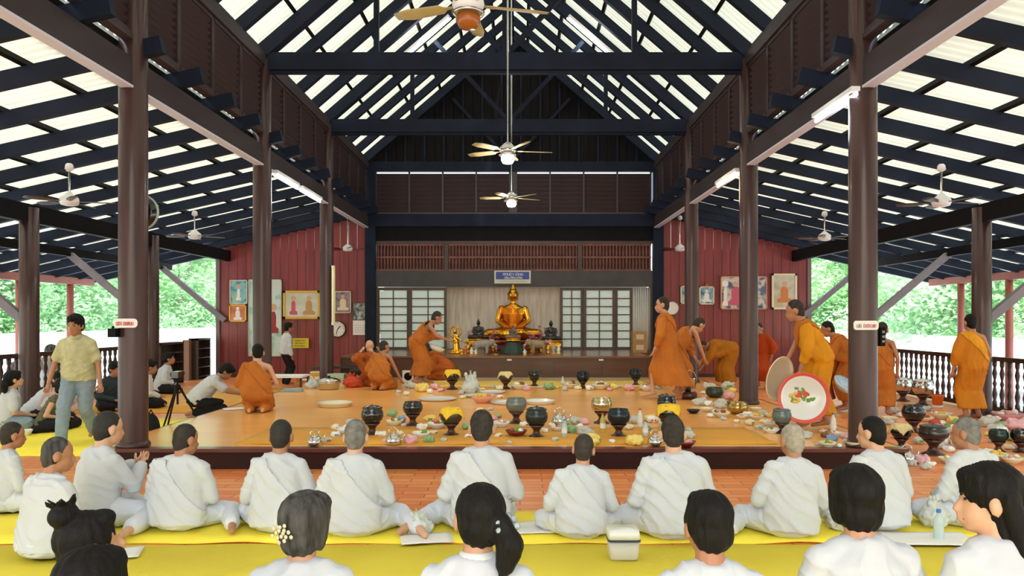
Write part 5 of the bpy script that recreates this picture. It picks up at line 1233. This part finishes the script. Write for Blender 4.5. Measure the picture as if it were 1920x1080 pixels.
for px, py, w, m, lb in ((1675, 775, 26, cl, 'clear packet behind the front column by the railing'), (1705, 782, 30, pkp, 'pink packet between the steel bowls'), (1752, 800, 28, rw_, 'red packet in the middle of the railing heap'), (1765, 820, 34, yw, 'woven yellow packet in the railing heap'), (1722, 832, 28, cl, 'white cup-like packet below the black bowl'), (1800, 800, 30, gw, 'green packet beside the saffron-sashed monk'), (1728, 870, 34, pkp, 'pink packet beside the lone large bowl'), (1735, 880, 26, cl, 'clear packet before the silver kettle'), (1850, 800, 40, cl, 'white packet behind the monk’s heels'), (1868, 812, 36, cl, 'silver-foil packet behind the green alms bowl'), (1905, 806, 44, pkp, 'pink packet under the rail at the picture edge'), (1900, 826, 36, gw, 'green-white packet at the picture edge'), (1655, 845, 26, cl, 'clear packet at the column foot beside the short-haired head')):
    packet(lb, px, py, w, m, z=0)
# further small wrapped packets between the bowls, too alike to tell apart
def spread_packets(label, grp, spots, cols, z):
    for i, (px, py, w) in enumerate(spots):
        o = packet(label, px, py, w, cols[i % len(cols)], z=z, ht=.45+.3*((i*37) % 5)/5); o['group'] = grp
clw = mat('white_wrap', srgb(232,232,226), .4); crm = mat('cream_wrap', srgb(230,218,186), .5)
rs = random.Random(11)
fr_ = [(px+rs.uniform(-5,5), py+rs.uniform(-5,6), rs.uniform(15,26)) for px, py in ((612,828),(630,818),(632,806),(675,826),(665,815),(718,812),(722,828),(755,815),(760,802),(792,806),(812,812),(830,828),(872,800),(876,822),(925,795),(935,815),(950,828),(985,796),(1030,800),(1040,824),(1062,800),(1085,806),(1100,800),(1102,825),(1112,812),(1146,834),(1180,808),(1186,795),(1215,808),(1222,796),(1240,824),(1272,800),(1295,808),(1020,812),(895,775),(915,772),(930,780))]
spread_packets('small crinkled food packet lying between the alms bowls along the platform front', 'packets along the platform front', fr_, [cl, clw, crm, cl, gw, clw, pkp, crm], PLZ)
mr_ = [(px+rs.uniform(-5,5), py+rs.uniform(-3,3), rs.uniform(14,24)) for px, py in ((1318,752),(1330,758),(1340,775),(1362,785),(1370,762),(1318,740),(1350,738),(1400,780),(1432,790),(1428,806),(1455,795),(1330,785),(1345,722+20),(1380,792),(1410,800),(1530,832),(1545,820),(1575,836),(1590,832),(1558,805),(1540,812))]
spread_packets('small pale packet among the dishes beside the second column', 'packets by the second column', mr_, [cl, clw, crm, cl, brf, clw], PLZ)
br_ = [(px+rs.uniform(-4,4), py+rs.uniform(-2,2), rs.uniform(12,20)) for px, py in ((745,735),(760,740),(805,738),(826,736),(862,738),(905,732),(925,726),(935,733),(962,730),(988,732),(1015,730),(1042,730),(1056,732),(1080,731),(1108,732),(1140,731),(1160,728),(1205,730),(1225,734),(870,748),(940,747))]
spread_packets('tiny pale packet on the far mat in front of the dais', 'packets before the dais', br_, [cl, crm, clw, pkp, cl, yw], PLZ)
ar_ = [(px+rs.uniform(-6,6), py+rs.uniform(-5,5), rs.uniform(18,30)) for px, py in ((1672,765),(1682,782),(1700,770),(1712,788),(1735,775),(1745,812),(1770,800),(1785,795),(1760,838),(1776,850),(1680,880),(1690,856),(1710,872),(1712,858),(1742,870),(1850,815),(1862,828),(1880,815),(1888,838),(1905,845),(1915,812),(1880,800),(1852,856),(1885,856),(1668,800),(1678,818),(1660,830),(1800,815),(1795,845))]
spread_packets('small wrapped packet in the heap along the railing aisle', 'packets along the railing aisle', ar_, [cl, clw, crm, pkp, cl, gw, clw, yw], 0)
# orange plastic tub by the rail
p = onfloor(1758, 765, 0); t = thing('plastic_tub', 'orange plastic tub beside the steel bowls', 'tub', p)
MB().lathe([(.075,.0),(.10,.16),(.11,.17),(.095,.165),(.07,.02),(.001,.02)], 18, (0,0,.05)).build('tub', mat('orange_plastic', srgb(220,110,40), .35), t, True); MB().lathe([(.115,.21),(.118,.235),(.10,.235)], 18, caps=False).build('rim', mat('orange_plastic', srgb(220,110,40), .35), t, True); MB().lathe([(.09,0),(.09,.05)], 16).build('foot', whiteg, t, True)

# trays and flat plates
def tray(label, px, py, w, m, z=PLZ, rim=.03, m2=None, name='tray'):
    p = onfloor(px, py, z); r = wpx(w, p)/2
    t = thing(name, label, 'tray', p, 0, 'round trays on the platform')
    MB().lathe([(r*.8,0),(r*.86,.006),(r*.98,rim),(r,rim+.004),(r*.97,rim+.006),(r*.85,.014),(.001,.014)], 32).build('tray_body', m, t, True)
    if m2: MB().lathe([(r*1.0,rim+.003),(r*1.012,rim+.006),(r*.985,rim+.010)], 32, caps=False).build('rim_band', m2, t, True)
    return t
tray('empty white enamel tray lying alone on the platform', 628, 762, 66, enam, rim=.06)
tray('empty white enamel tray by the grey bowl', 1012, 757, 58, whiteg, rim=.05, m2=enam)
tray('white tray with papers in the middle of the platform', 950, 757, 62, whiteg, rim=.03); tray('broad white tray beyond the yellow sweets', 820, 750, 74, whiteg, rim=.03); tray('white tray near the upright plastic bag', 922, 737, 52, whiteg, rim=.03); tray('green-white tray behind the broad white tray', 900, 744, 60, mat('mint_enamel', srgb(196,210,196), .3), rim=.03)
# white carrier bags
def carrier(label, p, w, h, m=plastic, sd=0, name='plastic_bag'):
    b = MB(); b.ell((0,0,h*.30), (w*.5,w*.4,h*.34)); b.cap((0,0,h*.4), (w*.04,0,h*.66), w*.30, w*.20)
    for k in range(4): b.cap((w*(.2-.13*k),w*.05*(k%2),h*.55), (w*(.30-.2*k),w*.1*(k%2),h*(.80+.07*((k*7+sd)%3))), w*.10, w*.045)
    me = remesh(b, w*.038, 0, 'bag')
    for v in me.vertices:
        q_ = v.co*(2.6/w); v.co += v.normal*w*(.10*mnoise.noise(q_+V((sd,sd,0)))+.09*mnoise.noise(q_*2.7+V((0,sd,3)))); v.co.z = max(v.co.z, .003)
    t = thing(name, label, 'bag', p, sd); me.materials.append(m); obj('bag', me, None, t); k = MB(); k.ell((0,0,h*.66), (w*.12,w*.11,w*.05), 8, 6); k.build('knot', m, t, True); return t
carrier('crumpled white carrier bag standing in the middle of the platform', onfloor(883, 738, PLZ), .36, .42, sd=1)
carrier('white plastic bag by the silver steamer at the back of the platform', onfloor(585, 728, PLZ), .30, .24, sd=2)
carrier('red cloth bundle beside the silver steamer', onfloor(661, 726, PLZ), .38, .30, mat('red_cloth', srgb(196,70,36), .8, var=.2, scale=6), sd=3, name='cloth_bundle')
carrier('clear plastic bag of bottles between two people in white', at(1752, 1.42, .01), .26, .26, plastic, sd=4)
carrier('white cloth bag beside the pale-stubbled leaning person', at(1572, 1.40, .01), .24, .27, whitec, sd=5, name='cloth_bag')
carrier('white bundle between the grey-stubbled and the tall person', at(785, 1.37, .01), .22, .18, mat('floral_white', srgb(220,222,218), .8, col2=srgb(170,176,160), scale=20), sd=6, name='cloth_bundle')
carrier('white folded bundle in front of the white plastic tub', at(1172, 1.42, .01), .20, .18, whitec, sd=7, name='cloth_bundle')
t = thing('bottle', 'clear water bottle with blue cap standing by the bag of bottles', 'bottle', at(1760, 1.33, .012), 0)
MB().lathe([(.030,0),(.033,.01),(.033,.13),(.024,.165),(.013,.18),(.013,.195)], 14).build('bottle_body', watr, t, True); MB().lathe([(.016,.193),(.016,.215),(.001,.215)], 12).build('cap', bluecap, t)
# white plastic tub with a lid line
t = thing('storage_tub', 'white rectangular plastic tub with a dark-edged lid beside the smallest person', 'tub', at(1168, 1.235, .012))
w = 58*1.235*U/2
MB().loft([((0,0,0),(w*.86,0,0),(0,w*.72,0)), ((0,0,.012),(w*.9,0,0),(0,w*.75,0)), ((0,0,.12),(w,0,0),(0,w*.85,0))], 28, 8).build('body', mat('milky_plastic', srgb(226,222,206), .4, transl=((.85,.82,.74), .25)), t, True)
MB().loft([((0,0,.121),(w*1.06,0,0),(0,w*.92,0)), ((0,0,.134),(w*1.06,0,0),(0,w*.92,0))], 28, 8).build('lid_edge', mat('dark_edge', srgb(50,56,84), .5), t)
MB().loft([((0,0,.135),(w*1.04,0,0),(0,w*.9,0)), ((0,0,.19),(w*.96,0,0),(0,w*.82,0))], 28, 8).build('lid', mat('milky_plastic2', srgb(232,232,226), .4), t, True)
# white sheets of paper / cloth on the runner
for px, D, w, d, lb, rz in ((215, 1.245, .16, .12, 'white paper sheet by the topknot woman', .3), (800, 1.33, .18, .12, 'white paper sheet beside the ponytailed woman', .2), (1735, 1.33, .32, .16, 'white cloth sheet beside the bottle on the yellow runner', -.05), (990, 1.40, .20, .16, 'white cloth sheet at the tall person’s knee', .1)):
    p = at(px, D, .022); n = 8; v = []; f = []
    for i in range(n+1):
        for j in range(n+1): v.append((-w+2*w*i/n, -d+2*d*j/n, .006*mnoise.noise(V((i*.5,j*.5,px)))+.005))
    for i in range(n):
        for j in range(n): a = i*(n+1)+j; f.append((a, a+n+1, a+n+2, a+1))
    o = MB().add(v, f).build('paper_sheet', paper, None, True, p); o.rotation_euler.z = rz; q = o.modifiers.new('s','SOLIDIFY'); q.thickness = .003; tag(o, lb, 'sheet')
# blue cloth at the foot of the platform
carrier('crumpled blue cloth on the floor at the platform riser', onfloor(285, 872, 0), .22, .10, mat('blue_cloth', srgb(60,90,160), .8), sd=8, name='crumpled_cloth')
# black backpack on platform corner
t = thing('backpack', 'black round bag on the platform corner beside the front column', 'bag', onfloor(283, 834, 0)); b = MB(); b.ell((0,0,.20), (.11,.09,.19)); b.ell((0,-.06,.12), (.08,.05,.10)); me = remesh(b, .012, 3, 'bag'); me.materials.append(blackc); obj('bag', me, None, t); MB().tube([(-.03,0,.38),(0,0,.43),(.03,0,.38)], .008).build('strap', blackc, t, True)

# ------------------------------------------------------------------ two big round trays held by the golden-robed monk
def held_tray(label, c, r, tilt, yaw, m, rimm, flower):
    t = thing('round_tray', label, 'tray', c); t.rotation_euler = (math.radians(tilt), 0, math.radians(yaw))
    MB().lathe([(r*.0,0.012),(r*.72,.012),(r*.76,.0),(r*.80,-.002),(r*.98,-.03),(r,-.034),(r*.99,-.026),(r*.8,.006),(r*.72,.02),(0,.02)], 40, axis='Y').build('tray_body', m, t, True)
    MB().lathe([(r*.865,-.0135),(r*.97,-.0345),(r*1.008,-.037),(r*1.01,-.03),(r*.985,-.022)], 40, axis='Y', caps=False).build('rim_band', rimm, t, True)
    if flower:
        rnd = random.Random(4)
        for nm, mm_, cx_, cz_, n, R_ in (('printed_leaves', greenf, -.02, .03, 16, .14), ('printed_petals', mat('tray_red', srgb(206,70,50), .5), .0, .04, 9, .06), ('printed_yellow', yelf, -.08, .0, 6, .07)):
            p = MB()
            for k in range(n):
                a = rnd.uniform(0,6.28); q = R_*rnd.random()**.5; p.ell((cx_*r*3+q*math.cos(a)*1.2, .008 if nm != 'printed_leaves' else .0095, cz_*r*3+q*math.sin(a)*.7), (.028,.004,.018), 8, 4, rot=Matrix.Rotation(rnd.uniform(0,3),3,'Y'))
            p.build(nm, mm_, t, True)
    return t
held_tray('big white enamel tray with a red rim and a painted flower, held upright', at(1506, 2.225, CAMZ-(746-597)*2.225*U), .296, -6, -6, whiteg, mat('tray_pink_red', srgb(214,86,76), .4), True)
held_tray('big plain beige tray held tilted behind the floral one', at(1458, 2.27, CAMZ-(709-597)*2.27*U), .27, 10, 38, mat('tray_beige', srgb(206,190,166), .35), enam, False)
# bucket, white dish in hands, blue basin
p = onfloor(1293, 748, PLZ); t = thing('bucket', 'silver bucket under the hands of the stooping monk', 'bucket', p+V((0,0,.12)))
MB().lathe([(.09,0),(.115,.22),(.12,.225),(.11,.22),(.086,.01),(.001,.01)], 20).build('pail', steel, t, True); MB().tube([(-.115,0,.22),(-.08,0,.32),(0,0,.36),(.08,0,.32),(.115,0,.22)], .005).build('handle', steel, t, True)
MB().lathe([(.13,-.12),(.12,-.02),(.10,0)], 16).build('stand', standm, t, True)
t = thing('enamel_dish', 'white dish held by the stooping monk near the shrine', 'dish', at(819, 3.84, CAMZ-(652-597)*3.84*U)); t.rotation_euler = (0, .35, 0)
MB().lathe([(.10,-.06),(.14,-.03),(.17,.02),(.16,.02),(.10,-.04),(.001,-.05)], 22).build('dish_body', whiteg, t, True); MB().lathe([(.168,.015),(.176,.022),(.166,.028)], 22, caps=False).build('rim', enam, t, True)
t = thing('enamel_basin', 'blue and white basin held beside the front column', 'basin', at(1588, 3.0, CAMZ-(722-597)*3.0*U)); t.rotation_euler = (.5, .4, 0)
MB().lathe([(.10,-.10),(.17,-.05),(.22,.02),(.21,.02),(.16,-.04),(.001,-.08)], 22).build('basin_body', mat('blue_white_basin', srgb(196,214,226), .3, col2=srgb(130,170,206), scale=8), t, True); MB().lathe([(.215,.015),(.226,.022),(.212,.028)], 22, caps=False).build('rim', whiteg, t, True)

# ------------------------------------------------------------------ clutter at the back of the platform by the red wall
def crate(name, label, px, py, w, d, h, m, z=PLZ, cat='box', lidm=None):
    p = onfloor(px, py, z); t = thing(name, label, cat, p); r = wpx(w, p)/2
    MB().box(-r, r, -d/2, d/2, .001, h).build('body', m, t); MB().box(-r*1.04, r*1.04, -d*.52, d*.52, h, h+.025).build('lid', lidm or m, t); MB().box(-r*.5, r*.5, -d/2-.006, -d/2-.001, h*.3, h*.6).build('panel', paper, t); return t
def bench(label, px, py, w, h, m, z):
    p = onfloor(px, py, z); t = thing('low_table', label, 'table', p); r = wpx(w, p)/2
    MB().box(-r, r, -.3, .3, h-.035, h).build('tabletop', m, t)
    for sx in (-1,1):
        for sy in (-1,1): MB().box(sx*r*.92-.02, sx*r*.92+.02, sy*.25-.02, sy*.25+.02, 0.001, h-.035).build('leg', darkw, t)
    return t
bench('low white-topped table beside the standing man in white', 536, 724, 76, .22, paper, PLZ)
bench('dark low table behind the red bundle', 645, 712, 110, .30, darkw, PLZ)
crate('storage_box', 'yellow plastic box with a pale lid by the far column', 602, 716, 34, .26, .20, mat('yellow_plastic', srgb(206,156,56), .4), lidm=enam)
crate('storage_box', 'orange-brown carton leaning near the yellow box', 575, 716, 34, .24, .13, mat('orange_carton', srgb(180,104,40), .7))
crate('storage_box', 'pale green plastic tub behind the silver steamer', 632, 718, 30, .26, .17, mat('pale_green_plastic', srgb(170,196,170), .4))
crate('storage_box', 'dark cool box near the bald monk', 672, 718, 26, .26, .26, blackg)
p = onfloor(617, 730, PLZ); t = thing('steamer', 'wide silver steamer pot with domed lid on the platform', 'pot', p); r = wpx(44, p)/2
MB().lathe([(r*.75,0),(r*.85,.03),(r*.85,.12),(r,.14)], 24).build('pot_body', steel, t, True); MB().lathe([(r*1.02,.14),(r*.9,.19),(r*.4,.225),(.001,.23)], 24).build('lid', chromem, t, True); MB().lathe([(.02,.23),(.028,.255),(.001,.26)], 12).build('knob', black, t, True)
t = thing('folding_fan', 'grey folded cloth on the platform before the white-topped table', 'cloth', onfloor(548, 734, PLZ)); MB().loft([((0,0,.002),(.20,0,0),(0,.12,0)), ((0,0,.03),(.19,0,0),(0,.11,0))], 20, 5).build('lower_fold', mat('blue_grey_cloth', srgb(150,166,166), .8), t, True); MB().loft([((.02,0,.031),(.17,0,0),(0,.10,0)), ((.02,0,.055),(.16,0,0),(0,.09,0))], 20, 5).build('upper_fold', mat('blue_grey_cloth', srgb(150,166,166), .8), t, True)
t.name = 'folded_cloth'
# loudspeaker-like white box with a dark disc behind the stooping monk
t = thing('desk_fan', 'small white box fan on the floor behind the stooping monk', 'fan', onfloor(765, 716, PLZ)); MB().box(-.11,.11,-.07,.07,0.001,.24).build('case', whitep, t); MB().lathe([(.0,-.085),(.07,-.08),(.085,-.07)], 20, (0.01,0,.12), 'Y').build('grille', black, t, True)
# papers in the lap of kneeling man: low book on platform
t = thing('photo_album', 'open book on the platform edge between the leaning man and the kneeling monk', 'book', onfloor(438, 768, PLZ)+V((0,0,.0)), .5); MB().box(-.14,0,-.10,.10,.001,.018).build('page_block', paper, t); MB().box(0,.14,-.10,.10,.001,.018).build('page_block', paper, t); MB().box(-.145,.145,-.105,.105,0,.006).build('cover', redlac, t)

# ------------------------------------------------------------------ video camera on tripod
p = onfloor(333, 812, 0); t = thing('camera_tripod', 'black video camera on a tripod in front of the platform corner', 'tripod', p)
for k in range(3):
    a = k*2.094+.5; lg = MB(); lg.cap((.34*math.cos(a), .34*math.sin(a), .012), (.03*math.cos(a), .03*math.sin(a), .62), .012, .015, n=8); o = lg.build('leg', blackc, t, True); MB().cap((.34*math.cos(a), .34*math.sin(a), .012), (.33*math.cos(a), .33*math.sin(a), .03), .018, .016, n=8).build('rubber_foot', black, o, True)
MB().cap((0,0,.40), (0,0,.72), .014, .014, n=8).build('centre_column', blackc, t, True); MB().lathe([(.03,.60),(.045,.63),(.03,.66)], 12).build('collar', blackc, t, True)
MB().box(-.035,.035,-.05,.05,.70,.75).build('head', blackc, t); MB().tube([(0,-.03,.72),(.02,-.22,.64)], .008).build('pan_handle', blackc, t, True)
cm = MB().box(-.045,.045,-.09,.09,.755,.84).build('camera_body', blackg, t); MB().lathe([(.03,.09),(.035,.15),(.0,.15)], 14, (0,0,.80), 'Y').build('lens', blackg, cm, True); MB().box(-.075,-.047,-.06,.05,.77,.83).build('screen', darkst, cm)
# small things by the seated lay people
for px, py, w, m, lb in ((45, 818, 30, whiteg, 'white bowl on the yellow mat before the woman with the phone'), (75, 812, 0, None, '')):
    if w: dish(lb, px, py, w, m, None, z=0, deep=.4)
t = thing('cool_box', 'pale green cool box behind the walking man', 'box', onfloor(205, 812, 0)); MB().box(-.16,.16,-.11,.11,0.001,.17).build('body', mat('pale_green_plastic', srgb(170,196,170), .4), t); MB().box(-.165,.165,-.115,.115,.17,.20).build('lid', whiteg, t); MB().tube([(-.165,0,.16),(-.165,0,.24),(.165,0,.24),(.165,0,.16)], .008).build('handle', whiteg, t, True)
bpy.data.scenes.remove(TMP)
